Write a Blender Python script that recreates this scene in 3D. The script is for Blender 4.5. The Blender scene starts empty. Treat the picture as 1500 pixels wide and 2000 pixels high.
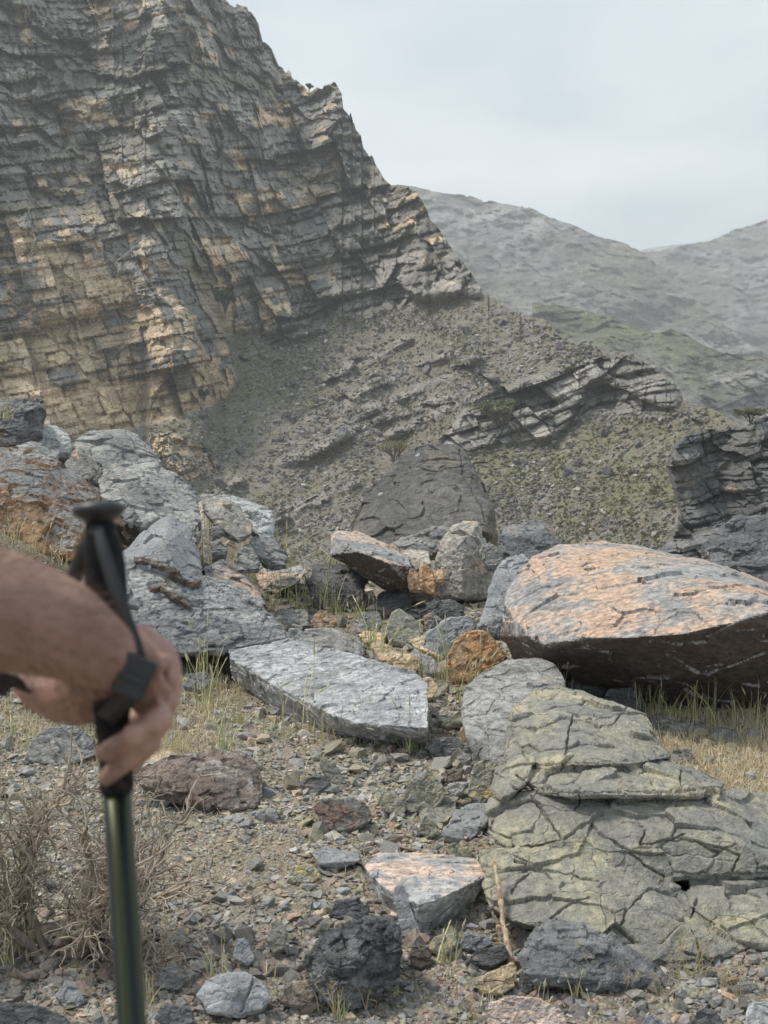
import bpy, bmesh, math, random
import numpy as np
from mathutils import Vector, Matrix
rng = np.random.default_rng(7)
random.seed(7)
scene = bpy.context.scene
COL = scene.collection

# ------------------------------------------------------------------ camera
CAMZ = 1.6
FPX = 2144.0                      # focal length in photo pixels (photo is 1500 x 2000)
PITCH = -math.atan(150 / FPX)     # horizon lies at y = 850
cam = bpy.data.cameras.new('camera')
cam_ob = bpy.data.objects.new('camera', cam)
COL.objects.link(cam_ob)
scene.camera = cam_ob
cam_ob.location = (0, 0, CAMZ)
cam_ob.rotation_euler = (math.pi / 2 + PITCH, 0, 0)
cam.sensor_fit = 'VERTICAL'
cam.sensor_height = 24.0
cam.lens = 24.0 * FPX / 2000.0
cam.clip_start = 0.05
cam.clip_end = 6000
cam.dof.use_dof = True
cam.dof.focus_distance = 7.5
cam.dof.aperture_fstop = cam.lens / 3.3     # 3.3 mm opening
scene.render.resolution_x, scene.render.resolution_y = 768, 1024

# ------------------------------------------------------------------ light
SUN_EL, SUN_AZ = math.radians(56), math.radians(-76)      # azimuth from +Y towards +X
world = bpy.data.worlds.new('World')
scene.world = world
world.use_nodes = True
wt = world.node_tree
wt.nodes.clear()
w_out = wt.nodes.new('ShaderNodeOutputWorld')
w_bg = wt.nodes.new('ShaderNodeBackground')
w_bg.inputs['Strength'].default_value = 0.05
sky = wt.nodes.new('ShaderNodeTexSky')
sky.sky_type = 'NISHITA'
sky.sun_disc = False
sky.sun_elevation = SUN_EL
sky.sun_rotation = SUN_AZ
sky.air_density = 1.0
sky.dust_density = 2.0
tc = wt.nodes.new('ShaderNodeTexCoord')
mp = wt.nodes.new('ShaderNodeMapping')
mp.inputs['Scale'].default_value = (1.0, 1.0, 3.2)
cn = wt.nodes.new('ShaderNodeTexNoise')
cn.inputs['Scale'].default_value = 2.4
cn.inputs['Detail'].default_value = 5
cn.inputs['Roughness'].default_value = 0.45
cn.inputs['Distortion'].default_value = 0.3
cr = wt.nodes.new('ShaderNodeValToRGB')
cr.color_ramp.elements[0].position = 0.36
cr.color_ramp.elements[0].color = (3.4, 4.35, 5.0, 1)
cr.color_ramp.elements[1].position = 0.66
cr.color_ramp.elements[1].color = (7.2, 7.6, 7.8, 1)
cm = wt.nodes.new('ShaderNodeMix')
cm.data_type = 'RGBA'
cm.inputs[0].default_value = 0.92
L = wt.links
L.new(tc.outputs['Generated'], mp.inputs['Vector'])
L.new(mp.outputs['Vector'], cn.inputs['Vector'])
L.new(cn.outputs['Fac'], cr.inputs['Fac'])
L.new(sky.outputs['Color'], cm.inputs[6])
L.new(cr.outputs['Color'], cm.inputs[7])
L.new(cm.outputs[2], w_bg.inputs['Color'])
L.new(w_bg.outputs['Background'], w_out.inputs['Surface'])

sun = bpy.data.lights.new('sun', 'SUN')
sun.energy = 1.5
sun.angle = math.radians(11)
sun.color = (1.0, 0.93, 0.83)
sun_ob = bpy.data.objects.new('sun', sun)
COL.objects.link(sun_ob)
sd = Vector((math.sin(SUN_AZ) * math.cos(SUN_EL), math.cos(SUN_AZ) * math.cos(SUN_EL), math.sin(SUN_EL)))
sun_ob.rotation_euler = sd.to_track_quat('Z', 'Y').to_euler()
sun_ob.location = (0, 0, 300)

vs = scene.view_settings
vs.view_transform = 'Standard'
vs.look = 'None'
vs.exposure = 1.4
vs.gamma = 1.0
vs.use_curve_mapping = False
scene.render.engine = 'CYCLES'
cy = scene.cycles
cy.use_denoising = True
cy.max_bounces = 5
cy.diffuse_bounces = 3
cy.glossy_bounces = 2
cy.transmission_bounces = 2
cy.volume_bounces = 1
cy.volume_step_rate = 4
cy.use_adaptive_sampling = True

# ------------------------------------------------------------------ numeric helpers
def ihash(*k, seed=0):
    h = np.full(np.broadcast(*k).shape, np.uint32((seed * 2654435761 + 12345) & 0xffffffff), dtype=np.uint32)
    for i in k:
        h = h ^ np.asarray(i).astype(np.int64).astype(np.uint32)
        h = (h ^ (h >> np.uint32(16))) * np.uint32(0x7feb352d)
        h = (h ^ (h >> np.uint32(15))) * np.uint32(0x846ca68b)
        h = h ^ (h >> np.uint32(16))
    return h.astype(np.float32) / np.float32(4294967296.0)

def vnoise(p, seed=0):
    """value noise in -1..1 for points p (N,3)"""
    f = np.floor(p)
    i = f.astype(np.int64)
    t = (p - f).astype(np.float32)
    t = t * t * t * (t * (t * 6 - 15) + 10)
    out = 0
    for dx in (0, 1):
        wx = t[:, 0] if dx else 1 - t[:, 0]
        for dy in (0, 1):
            wy = t[:, 1] if dy else 1 - t[:, 1]
            for dz in (0, 1):
                wz = t[:, 2] if dz else 1 - t[:, 2]
                out = out + wx * wy * wz * ihash(i[:, 0] + dx, i[:, 1] + dy, i[:, 2] + dz, seed=seed)
    return out * 2 - 1

def fbm(p, octv=4, seed=0, gain=0.5, lac=2.03):
    s, a, n = 0, 1.0, 0
    for o in range(octv):
        s = s + a * vnoise(p, seed + o * 17)
        n += a
        a *= gain
        p = p * lac + 3.7
    return s / n

def facet(p, seed=0, tilt=1.0, edge=False):
    """chipped-rock field: every Voronoi cell is a tilted little plane"""
    p = np.asarray(p, np.float32)
    f = np.floor(p - .5).astype(np.int64)
    best = np.full(len(p), 1e9, dtype=np.float32)
    sec = best.copy()
    val = np.zeros(len(p), dtype=np.float32)
    for dx in (0, 1):
        for dy in (0, 1):
            for dz in (0, 1):
                cx, cy_, cz = f[:, 0] + dx, f[:, 1] + dy, f[:, 2] + dz
                ox = cx + ihash(cx, cy_, cz, seed=seed + 1) - p[:, 0]
                oy = cy_ + ihash(cx, cy_, cz, seed=seed + 2) - p[:, 1]
                oz = cz + ihash(cx, cy_, cz, seed=seed + 3) - p[:, 2]
                d = (ox * ox + oy * oy + oz * oz).astype(np.float32)
                m = d < best
                if edge:
                    sec = np.where(m, best, np.minimum(sec, d))
                best[m] = d[m]
                h1 = ihash(cx[m], cy_[m], cz[m], seed=seed + 4)
                h2 = ihash(cx[m], cy_[m], cz[m], seed=seed + 5) - .5
                h3 = ihash(cx[m], cy_[m], cz[m], seed=seed + 6) - .5
                h4 = ihash(cx[m], cy_[m], cz[m], seed=seed + 7) - .5
                val[m] = (h1 - .5) * .8 - tilt * 2 * (ox[m] * h2 + oy[m] * h3 + oz[m] * h4)
    if edge:
        return val, np.sqrt(sec) - np.sqrt(best)
    return val

def irr(x, seed=0, jit=.55):
    """irregular floor: cell index, fraction inside the cell, and cell width"""
    k = np.floor(x)
    bk = k + jit * (ihash(k, seed=seed) - .5)
    k = np.where(x < bk, k - 1, k)
    b1 = k + 1 + jit * (ihash(k + 1, seed=seed) - .5)
    k = np.where(x >= b1, k + 1, k)
    b0 = k + jit * (ihash(k, seed=seed) - .5)
    b1 = k + 1 + jit * (ihash(k + 1, seed=seed) - .5)
    return k, (x - b0) / (b1 - b0), b1 - b0

def sstep(a, b, x):
    t = np.clip((x - a) / (b - a), 0, 1)
    return t * t * (3 - 2 * t)

def sdpoly(u, v, poly):
    """signed distance (negative inside) of points to a polygon"""
    shp = u.shape
    u = u.ravel(); v = v.ravel()
    d = np.full(u.shape, 1e12)
    inside = np.zeros(u.shape, bool)
    n = len(poly)
    for a in range(n):
        x0, y0 = poly[a]; x1, y1 = poly[(a + 1) % n]
        ex, ey = x1 - x0, y1 - y0
        t = np.clip(((u - x0) * ex + (v - y0) * ey) / (ex * ex + ey * ey + 1e-9), 0, 1)
        d = np.minimum(d, (u - x0 - t * ex) ** 2 + (v - y0 - t * ey) ** 2)
        c = ((y0 > v) != (y1 > v)) & (u < (x1 - x0) * (v - y0) / ((y1 - y0) if y1 != y0 else 1e-9) + x0)
        inside ^= c
    d = np.sqrt(d)
    return np.where(inside, -d, d).reshape(shp)

def dline(u, v, line):
    d = np.full(u.shape, 1e12)
    for (x0, y0), (x1, y1) in zip(line[:-1], line[1:]):
        ex, ey = x1 - x0, y1 - y0
        t = np.clip(((u - x0) * ex + (v - y0) * ey) / (ex * ex + ey * ey + 1e-9), 0, 1)
        d = np.minimum(d, (u - x0 - t * ex) ** 2 + (v - y0 - t * ey) ** 2)
    return np.sqrt(d)

CP, SP = math.cos(PITCH), math.sin(PITCH)
def place(u, v, r):
    """world point seen at photo pixel (u, v) at forward distance r (arrays or numbers)"""
    a = (np.asarray(u, float) - 750) / FPX
    b = (1000 - np.asarray(v, float)) / FPX
    fy = CP - b * SP
    fz = SP + b * CP
    k = np.asarray(r, float) / fy
    return np.stack(np.broadcast_arrays(a * k, fy * k, CAMZ + fz * k), -1)

def project(P):
    P = np.asarray(P, float)
    y, z = P[..., 1], P[..., 2] - CAMZ
    d = y * CP + z * SP
    return 750 + FPX * P[..., 0] / d, 1000 - FPX * (-y * SP + z * CP) / d

def zdepth(u, v, z):
    """forward distance at which the sight line through (u, v) reaches height z"""
    b = (1000 - v) / FPX
    return (z - CAMZ) * (CP - b * SP) / (SP + b * CP)

# ------------------------------------------------------------------ mesh helpers
def mesh_np(name, verts, quads=None, tris=None, attrs=None, mat=None, smooth=True, mat_idx=None):
    me = bpy.data.meshes.new(name)
    verts = np.asarray(verts, np.float32)
    me.vertices.add(len(verts))
    me.vertices.foreach_set('co', verts.ravel())
    faces = []
    ls = []
    tot = []
    if quads is not None and len(quads):
        faces.append(np.asarray(quads, np.int32).ravel()); tot.append(np.full(len(quads), 4, np.int32))
    if tris is not None and len(tris):
        faces.append(np.asarray(tris, np.int32).ravel()); tot.append(np.full(len(tris), 3, np.int32))
    li = np.concatenate(faces); tt = np.concatenate(tot)
    me.loops.add(len(li))
    me.loops.foreach_set('vertex_index', li)
    me.polygons.add(len(tt))
    me.polygons.foreach_set('loop_start', np.concatenate([[0], np.cumsum(tt)[:-1]]).astype(np.int32))
    me.polygons.foreach_set('use_smooth', np.full(len(tt), bool(smooth)))
    me.update(calc_edges=True)
    for k, a in (attrs or {}).items():
        a = np.asarray(a, np.float32)
        if a.ndim == 1:
            at = me.attributes.new(k, 'FLOAT', 'POINT'); at.data.foreach_set('value', a)
        else:
            at = me.attributes.new(k, 'FLOAT_COLOR', 'POINT')
            if a.shape[1] == 3:
                a = np.concatenate([a, np.ones((len(a), 1), np.float32)], 1)
            at.data.foreach_set('color', a.ravel())
    if mat is not None:
        for m in (mat if isinstance(mat, (list, tuple)) else [mat]):
            me.materials.append(m)
    return me

def link(name, me, loc=(0, 0, 0), parent=None, **props):
    o = bpy.data.objects.new(name, me)
    COL.objects.link(o)
    o.location = loc
    if parent is not None:
        o.parent = parent
    for k, a in props.items():
        if a is not None:
            o[k] = a
    return o

def grid_quads(nr, nc):
    i = np.arange(nr * nc).reshape(nr, nc)
    return np.stack([i[:-1, :-1], i[:-1, 1:], i[1:, 1:], i[1:, :-1]], -1).reshape(-1, 4)

# ------------------------------------------------------------------ materials
class NT:
    def __init__(self, name):
        self.m = bpy.data.materials.new(name)
        self.m.use_nodes = True
        self.t = self.m.node_tree
        self.t.nodes.clear()
        self.out = self.t.nodes.new('ShaderNodeOutputMaterial')
        self.b = self.t.nodes.new('ShaderNodeBsdfPrincipled')
        self.t.links.new(self.b.outputs[0], self.out.inputs['Surface'])
    def n(self, typ, **kw):
        nd = self.t.nodes.new(typ)
        for k, v in kw.items():
            if k in nd.inputs.keys():
                self.put(nd.inputs[k], v)
            else:
                setattr(nd, k, v)
        return nd
    def put(self, sock, v):
        if isinstance(v, bpy.types.NodeSocket):
            self.t.links.new(v, sock)
        elif isinstance(v, (tuple, list)) and len(v) == 3 and sock.type == 'RGBA':
            sock.default_value = (*v, 1)
        else:
            sock.default_value = v
    def coord(self, obj=True, jitter=True):
        c = self.n('ShaderNodeTexCoord').outputs['Object']
        if jitter:
            r = self.n('ShaderNodeObjectInfo').outputs['Random']
            k = self.n('ShaderNodeVectorMath', operation='SCALE')
            self.put(k.inputs[0], (37.0, 51.0, 23.0)); self.put(k.inputs['Scale'], r)
            a = self.n('ShaderNodeVectorMath', operation='ADD')
            self.put(a.inputs[0], c); self.put(a.inputs[1], k.outputs[0])
            c = a.outputs[0]
        return c
    def scale(self, vec, s, rot=(0, 0, 0)):
        m = self.n('ShaderNodeMapping')
        self.put(m.inputs['Vector'], vec)
        m.inputs['Scale'].default_value = s if isinstance(s, tuple) else (s, s, s)
        m.inputs['Rotation'].default_value = rot
        return m.outputs[0]
    def noise(self, vec, scale, detail=5, rough=.55, dist=0.0):
        nd = self.n('ShaderNodeTexNoise', Scale=scale, Detail=detail, Roughness=rough, Distortion=dist)
        self.put(nd.inputs['Vector'], vec)
        return nd.outputs['Fac']
    def vor(self, vec, scale, feature='F1', out='Distance', rand=1.0):
        nd = self.n('ShaderNodeTexVoronoi', feature=feature)
        nd.inputs['Scale'].default_value = scale
        nd.inputs['Randomness'].default_value = rand
        self.put(nd.inputs['Vector'], vec)
        return nd.outputs[out]
    def ramp(self, f, a, b, lo=0.0, hi=1.0):
        nd = self.n('ShaderNodeMapRange', interpolation_type='SMOOTHSTEP')
        self.put(nd.inputs['Value'], f)
        nd.inputs['From Min'].default_value = a; nd.inputs['From Max'].default_value = b
        nd.inputs['To Min'].default_value = lo; nd.inputs['To Max'].default_value = hi
        return nd.outputs[0]
    def mix(self, f, a, b, mode='MIX'):
        nd = self.n('ShaderNodeMix', data_type='RGBA', blend_type=mode)
        self.put(nd.inputs[0], f); self.put(nd.inputs[6], a); self.put(nd.inputs[7], b)
        return nd.outputs[2]
    def math(self, op, a, b=0.0):
        nd = self.n('ShaderNodeMath', operation=op)
        self.put(nd.inputs[0], a); self.put(nd.inputs[1], b)
        return nd.outputs[0]
    def attr(self, name, out='Fac'):
        nd = self.n('ShaderNodeAttribute', attribute_name=name)
        return nd.outputs[out]
    def bump(self, h, strength, dist, normal=None):
        nd = self.n('ShaderNodeBump')
        nd.inputs['Strength'].default_value = strength
        nd.inputs['Distance'].default_value = dist
        self.put(nd.inputs['Height'], h)
        if normal is not None:
            self.put(nd.inputs['Normal'], normal)
        return nd.outputs[0]
    def fin(self, color, rough=.85, normal=None, spec=.4):
        self.put(self.b.inputs['Base Color'], color)
        self.put(self.b.inputs['Roughness'], rough)
        self.put(self.b.inputs['Specular IOR Level'], spec)
        if normal is not None:
            self.put(self.b.inputs['Normal'], normal)
        return self.m

def rock_mat(name, c1, c2, c3=None, patch=(.5, .6), pscale=3.0, grain=1.0, rough=.75, pits=0.0, lay=0.0,
             bumpd=.012, spec=.35, vary=.35, up=None, bs=1.0, crk=.5, under=None):
    """c1/c2 mottled stone, c3 patches of crust or iron stain, fine relief from noise (scale in metres)"""
    t = NT(name)
    c = t.coord()
    cl = t.scale(c, (1, 1, 1 + lay))
    n1 = t.noise(cl, 2.3 * grain, 7, .62, .4)
    n2 = t.noise(c, pscale, 6, .6, .6)
    n3 = t.noise(cl, 22 * grain, 6, .7)
    n4 = t.noise(c, 90 * grain, 3, .6)
    col = t.mix(t.ramp(n1, .36, .64), c1, c2)
    if c3 is not None:
        f = t.ramp(t.math('ADD', n2, t.math('MULTIPLY', t.math('SUBTRACT', n3, .5), .35)), patch[0], patch[1])
        if up is not None:
            g = t.n('ShaderNodeNewGeometry').outputs['Normal']
            sx = t.n('ShaderNodeSeparateXYZ'); t.put(sx.inputs[0], g)
            f = t.math('MULTIPLY', f, t.ramp(sx.outputs[2], up[0], up[1]))
        col = t.mix(f, col, c3)
    if under is not None:                        # faces turned downward blend into this browner colour
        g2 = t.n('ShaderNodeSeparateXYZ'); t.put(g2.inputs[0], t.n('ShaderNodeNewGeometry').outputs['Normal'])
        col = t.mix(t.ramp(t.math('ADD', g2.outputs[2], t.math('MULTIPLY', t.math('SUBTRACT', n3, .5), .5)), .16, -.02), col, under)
    m = t.math('MULTIPLY', t.ramp(n3, .32, .68, 1 - vary * 1.15, 1 + vary * 1.1), t.ramp(n4, .3, .7, 1 - vary * .4, 1 + vary * .35))
    cc = t.n('ShaderNodeCombineColor')
    for i in range(3):
        t.put(cc.inputs[i], m)
    col = t.mix(1.0, col, cc.outputs[0], 'MULTIPLY')
    rnd = t.n('ShaderNodeObjectInfo').outputs['Random']
    hs = t.n('ShaderNodeHueSaturation'); t.put(hs.inputs['Color'], col)
    t.put(hs.inputs['Value'], t.ramp(rnd, 0, 1, .80, 1.18))
    col = hs.outputs[0]
    h = t.math('ADD', t.math('MULTIPLY', n3, 1.0), t.math('MULTIPLY', n4, .22))
    if pits:
        pv = t.vor(t.scale(c, (1, 1.6, 1.6)), 15 * grain, 'SMOOTH_F1')
        h = t.math('ADD', h, t.math('MULTIPLY', pv, pits))
    w = t.n('ShaderNodeVectorMath', operation='ADD'); t.put(w.inputs[0], c)
    nn = t.n('ShaderNodeTexNoise', Scale=4.0 * grain, Detail=3); t.put(nn.inputs['Vector'], c)
    k = t.n('ShaderNodeVectorMath', operation='SCALE'); t.put(k.inputs[0], nn.outputs['Color']); k.inputs['Scale'].default_value = .35 / grain
    t.put(w.inputs[1], k.outputs[0])
    ce = t.vor(t.scale(w.outputs[0], (1, 1, 1 + lay)), 3.2 * grain, 'DISTANCE_TO_EDGE')
    h = t.math('ADD', h, t.math('MULTIPLY', t.ramp(ce, 0, .02, -crk, 0), t.ramp(n1, .45, .62)))
    nrm = t.bump(h, bs, bumpd * 1.5 / math.sqrt(grain))
    return t.fin(col, rough, nrm, spec)

LANDMARKS = [(720, 1330, 'long pitted slab'), (500, 1200, 'pitted grey boulder'), (390, 1520, 'red-brown lumpy boulder'), (120, 1700, 'dead bush'), (235, 1800, 'hiking pole shaft'),
             (690, 1870, 'rough black boulder'), (820, 1740, 'thick flat-topped slab'), (670, 1590, 'red-sided grey rock'), (840, 1550, 'olive rubble stones'), (910, 1600, 'smooth blue-grey slab'),
             (985, 1800, 'dry stick'), (1160, 1860, 'undercut dark boulder'), (1400, 1880, 'olive outcrop foot'), (1150, 1420, 'olive outcrop top'), (1350, 1540, 'olive outcrop shoulder'),
             (1000, 1370, 'rounded grey boulder'), (925, 1285, 'orange crumbly boulder'), (790, 1225, 'tan pyramid stone'), (1250, 1350, 'huge boulder overhang'), (650, 1145, 'dark rounded boulder'),
             (550, 1135, 'flat orange-patched rock'), (460, 1910, 'cracked blue-grey stone'), (1030, 1980, 'pink-topped bottom rock'), (640, 1510, 'ochre-stained plate'), (110, 1455, 'flat grey rock on the left'),
             (545, 1825, 'upright greenish stone'), (60, 1040, 'orange-faced boulder'), (905, 1090, 'upright rough block'), (40, 820, 'dark square block'), (1440, 1430, 'pale rock in the straw')]
FAR_MARKS = [(840, 960, 'pointed boulder'), (970, 800, 'acacia'), (440, 600, 'green bush'), (1150, 760, 'layered outcrop'), (1320, 920, 'ravine cliff'), (360, 900, 'small banded ledge'), (600, 650, 'grey cliff foot'),
             (910, 600, 'grey cliff end'), (430, 790, 'tan cliff foot'), (1180, 950, 'green hollow')]
def beside(u, v, marks=None, near=45, kth=0):
    """where a thing stands, told from the nearest landmark"""
    a, b, nm = sorted(marks or LANDMARKS, key=lambda m: (m[0] - u) ** 2 + (m[1] - v) ** 2)[kth]
    du, dv = u - a, v - b
    d = math.hypot(du, dv)
    pre = '' if d < near * 2.2 else 'far '
    if d < near * .8:
        return 'right beside the ' + nm
    side = ('left of' if du < 0 else 'right of') if abs(du) > abs(dv) * 2 else ('above' if dv < 0 else 'below') if abs(dv) > abs(du) * 2 else ('up ' if dv < 0 else 'down ') + ('left of' if du < 0 else 'right of')
    return pre + side + ' the ' + nm

SEEN = set()
def tell(what, u, v, marks=None, near=45):
    """a label that no other thing carries yet: what it is, then where it lies"""
    for k in range(8):
        lb = what + ' ' + beside(u, v, marks, near, k)
        if lb not in SEEN:
            break
    SEEN.add(lb)
    return lb
# ------------------------------------------------------------------ far terrain
def terrain_mat(name, gray1, gray2, tan, green, grain=1.0, bumpd=.35, warm=(.215, .19, .135)):
    """reads the attributes tan (fresh rock), grass (scrubby soil), jit (tone of each block)"""
    t = NT(name)
    c = t.coord(jitter=False)
    n1 = t.noise(c, .12 * grain, 6, .6, .3)
    n2 = t.noise(c, .9 * grain, 7, .68)
    n3 = t.noise(t.scale(c, (1, 1, 2.6), (0, math.radians(14), 0)), 1.6 * grain, 5, .7)
    n4 = t.noise(c, 5.0 * grain, 3, .6)
    rock = t.mix(t.ramp(n1, .35, .65), gray1, gray2)
    rock = t.mix(t.ramp(t.math('ADD', t.attr('tan'), t.math('MULTIPLY', t.math('SUBTRACT', n2, .5), .9)), .42, .72), rock, tan)
    soil = t.mix(t.ramp(n2, .38, .62), warm, tuple(x * .66 for x in gray2))
    soil = t.mix(t.ramp(t.math('ADD', t.attr('green'), t.math('MULTIPLY', t.math('SUBTRACT', n2, .5), 1.1)), .40, .75), soil, green)
    col = t.mix(t.attr('grass'), rock, soil)
    m = t.math('MULTIPLY', t.ramp(n3, .3, .7, .72, 1.28), t.ramp(n4, .3, .7, .78, 1.22))
    m = t.math('MULTIPLY', m, t.attr('jit'))
    cc = t.n('ShaderNodeCombineColor')
    for i in range(3):
        t.put(cc.inputs[i], m)
    col = t.mix(1.0, col, cc.outputs[0], 'MULTIPLY')
    h = t.math('ADD', t.math('MULTIPLY', n3, 1.2), t.math('ADD', n2, t.math('MULTIPLY', n4, .5)))
    return t.fin(col, .9, t.bump(h, 1.0, bumpd), .15)

def terrain_layer(name, u0, u1, du, sil, vbot, r0, nrow, slope_fn, disp_fn, mat, curl=(1.04, 1.12, 1.3), jag=4.0, seed=0, label=None, blur=None, umap=None, smooth=True):
    us = np.arange(u0, u1, du)
    vs_ = np.interp(us, [p[0] for p in sil], [p[1] for p in sil])
    if jag:
        k = us / 26.0
        vs_ = vs_ + jag * (ihash(np.floor(us / 13.0 + .6 * np.sin(us / 9.0)), seed=seed) - .5) * 1.6 \
            + jag * .8 * vnoise(np.stack([k, k * 0, k * 0 + seed], 1), seed)
    t = np.linspace(0, 1, nrow)[:, None]
    V = vbot + (vs_[None] - vbot) * t
    U = np.broadcast_to(us[None], V.shape).copy()
    if umap is not None:
        U = umap(U, V)
    tanel = lambda v: (SP + (1000 - v) / FPX * CP) / (CP - (1000 - v) / FPX * SP)
    S = slope_fn(U, V)                          # local steepness in degrees
    cot = 1 / np.tan(np.radians(S))
    te = tanel(V)
    R = np.zeros_like(V)
    R[0] = r0(us)
    for i in range(1, nrow):
        dte = te[i] - te[i - 1]
        den = np.maximum(1 - cot[i] * te[i], .25)
        R[i] = R[i - 1] * (1 + cot[i] * dte / den)
    if blur is not None:                         # ease the sideways jumps high on the face
        kx = np.arange(-70, 71); kw = np.exp(-(kx / 30.0) ** 2); kw /= kw.sum()
        Rp = np.pad(R, ((0, 0), (70, 70)), 'edge')
        Rb = np.stack([np.convolve(row, kw, 'valid') for row in Rp])
        R = R + (Rb - R) * blur(U, V)
    P = place(U, V, R)
    D, attrs = disp_fn(U, V, R, P)
    R2 = R + D
    P = place(U, V, R2)
    # roll over the skyline so that the ridge has a far side
    rows, ar = [P], {k: [a] for k, a in attrs.items()}
    for q, f in enumerate(curl):
        T = P[-1].copy()
        ext = R2[-1] * (f - 1)
        T[:, 0] *= f
        T[:, 1] += ext
        T[:, 2] -= ext * (.15 + .25 * q)
        rows.append(T[None])
        for k in ar:
            ar[k].append(attrs[k][-1:])
    PP = np.concatenate(rows, 0)
    ar = {k: np.concatenate(a, 0).ravel() for k, a in ar.items()}
    me = mesh_np(name, PP.reshape(-1, 3), quads=grid_quads(*PP.shape[:2]), attrs=ar, mat=mat, smooth=smooth)
    o = link(name, me, kind='structure', label=label)
    return o, (us, V, R2)

def surf_r(sf, u, v):
    """forward distance of a terrain surface at a photo pixel"""
    us, V, R = sf
    j = np.clip(np.round((u - us[0]) / (us[1] - us[0])).astype(int), 0, len(us) - 1)
    vb, vt = V[0, j], V[-1, j]
    i = np.clip(np.round((v - vb) / (vt - vb) * (V.shape[0] - 1)).astype(int), 0, V.shape[0] - 1)
    return R[i, j]

def strata(P, dip, sizes, seed=0, warp=1.0):
    """blocky bedded rock: (offset away from viewer in metres, tone, hollow mask)"""
    shp = P.shape[:-1]
    Q = P.reshape(-1, 3).astype(np.float64)
    n = Q / 17.0
    wx = fbm(n, 3, seed + 5) * warp
    wz = fbm(n + 31.3, 3, seed + 6) * warp
    cd, sd_ = math.cos(dip), math.sin(dip)
    X = Q[:, 0] + wx * 1.4 + Q[:, 1] * .25
    Z = Q[:, 2] + wz * .9 - Q[:, 1] * .04
    a = X * cd + Z * sd_
    b = -X * sd_ + Z * cd
    ta0, tb0 = sizes[0][:2]
    kc, fc_, wc_ = irr(a / (ta0 * 1.3) + .35 * b / ta0 + .6 * wz, seed + 77, .8)
    b = b + (ihash(kc, seed=seed + 78) - .5) * tb0 * .8          # small faults break the beds
    D = np.zeros(len(Q)); tone = np.ones(len(Q)); hol = np.zeros(len(Q))
    for q, (ta, tb, amp) in enumerate(sizes):
        kb, fb, wb = irr(b / tb, seed + 11 * q)
        skew = a / ta + ihash(kb, seed=seed + 3 + q) * 9 + .28 * (b / ta) * (ihash(kb, seed=seed + 9 + q) - .3)
        ka, fa, wa = irr(skew, seed + 11 * q + 1, .7)
        h = ihash(ka, kb, seed=seed + 20 + q)
        hl = ihash(kb, seed=seed + 30 + q)
        h2, h3 = ihash(ka, kb, seed=seed + 60 + q) - .5, ihash(ka, kb, seed=seed + 70 + q) - .5
        D += amp * ((h - .5) * 1.7 + (hl - .5) * .3 + (fb - .5) * .2)
        D += (fa - .5) * wa * ta * h2 * 1.5 * amp / sizes[0][2] + (fb - .5) * wb * tb * (h3 + .16) * .9
        ea = np.minimum(fa, 1 - fa) * wa * ta
        eb = np.minimum(fb, 1 - fb) * wb * tb
        g = np.exp(-(ea / (.07 * tb + .05)) ** 2) * (ihash(ka, kb, seed=seed + 41) > .15) + np.exp(-(eb / (.09 * tb)) ** 2) * (.25 + .9 * (ihash(kb, ka // 3, seed=seed + 43) > .35))
        D += amp * .6 * np.minimum(g, 1.2)
        tone *= 1 + (ihash(ka, kb, seed=seed + 50 + q) - .5) * .34
        hol += g / len(sizes)
    return D.reshape(shp), tone.reshape(shp), hol.reshape(shp)

SIL_MAIN = [(-300, -230), (380, -40), (425, -12), (455, 8), (470, 14), (490, 18), (505, 40), (512, 80), (530, 95), (545, 130), (570, 140), (590, 162),
            (605, 175), (618, 168), (655, 171), (668, 190), (668.5, 205), (685, 225), (690, 245), (705, 262), (709, 285),
            (730, 315), (750, 345), (768, 362), (795, 366), (815, 378), (832, 405), (840, 430), (862, 455), (880, 480),
            (905, 510), (925, 545), (945, 572), (975, 588), (1010, 612), (1060, 632), (1100, 652), (1130, 672), (1180, 690),
            (1240, 697), (1262, 715), (1290, 738), (1320, 757), (1335, 785), (1370, 800), (1420, 818), (1470, 845),
            (1560, 880), (1800, 930)]
CLIFF = [(-400, -400), (1200, -400), (1100, 300), (960, 560), (940, 580), (860, 585), (780, 598), (700, 615), (600, 640), (520, 655), (440, 655),
         (455, 700), (472, 745), (440, 782), (350, 815), (270, 838), (150, 852), (-400, 860)]
BAND = [(830, 905), (870, 850), (905, 800), (960, 770), (1010, 742), (1090, 715), (1170, 697), (1240, 695), (1300, 738), (1335, 775),
        (1320, 795), (1220, 812), (1170, 800), (1120, 830), (1080, 858), (1000, 868), (950, 880), (880, 895)]
LOWB = [(285, 850), (330, 845), (395, 870), (430, 905), (425, 930), (370, 945), (330, 925), (295, 890)]
LEDGES = [[(535, 1015), (610, 985), (700, 940)], [(545, 1000), (620, 970), (690, 935)], [(640, 800), (720, 765), (800, 720), (890, 685)],
          [(700, 810), (760, 790), (860, 740), (930, 700)], [(640, 740), (720, 700), (800, 660)], [(720, 830), (790, 805), (900, 765), (960, 740)],
          [(470, 700), (560, 660), (640, 640)], [(760, 850), (830, 820), (880, 790)], [(1160, 800), (1260, 812), (1360, 815)],
          [(360, 985), (420, 960), (470, 940)], [(560, 900), (640, 870), (700, 835)]]

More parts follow.
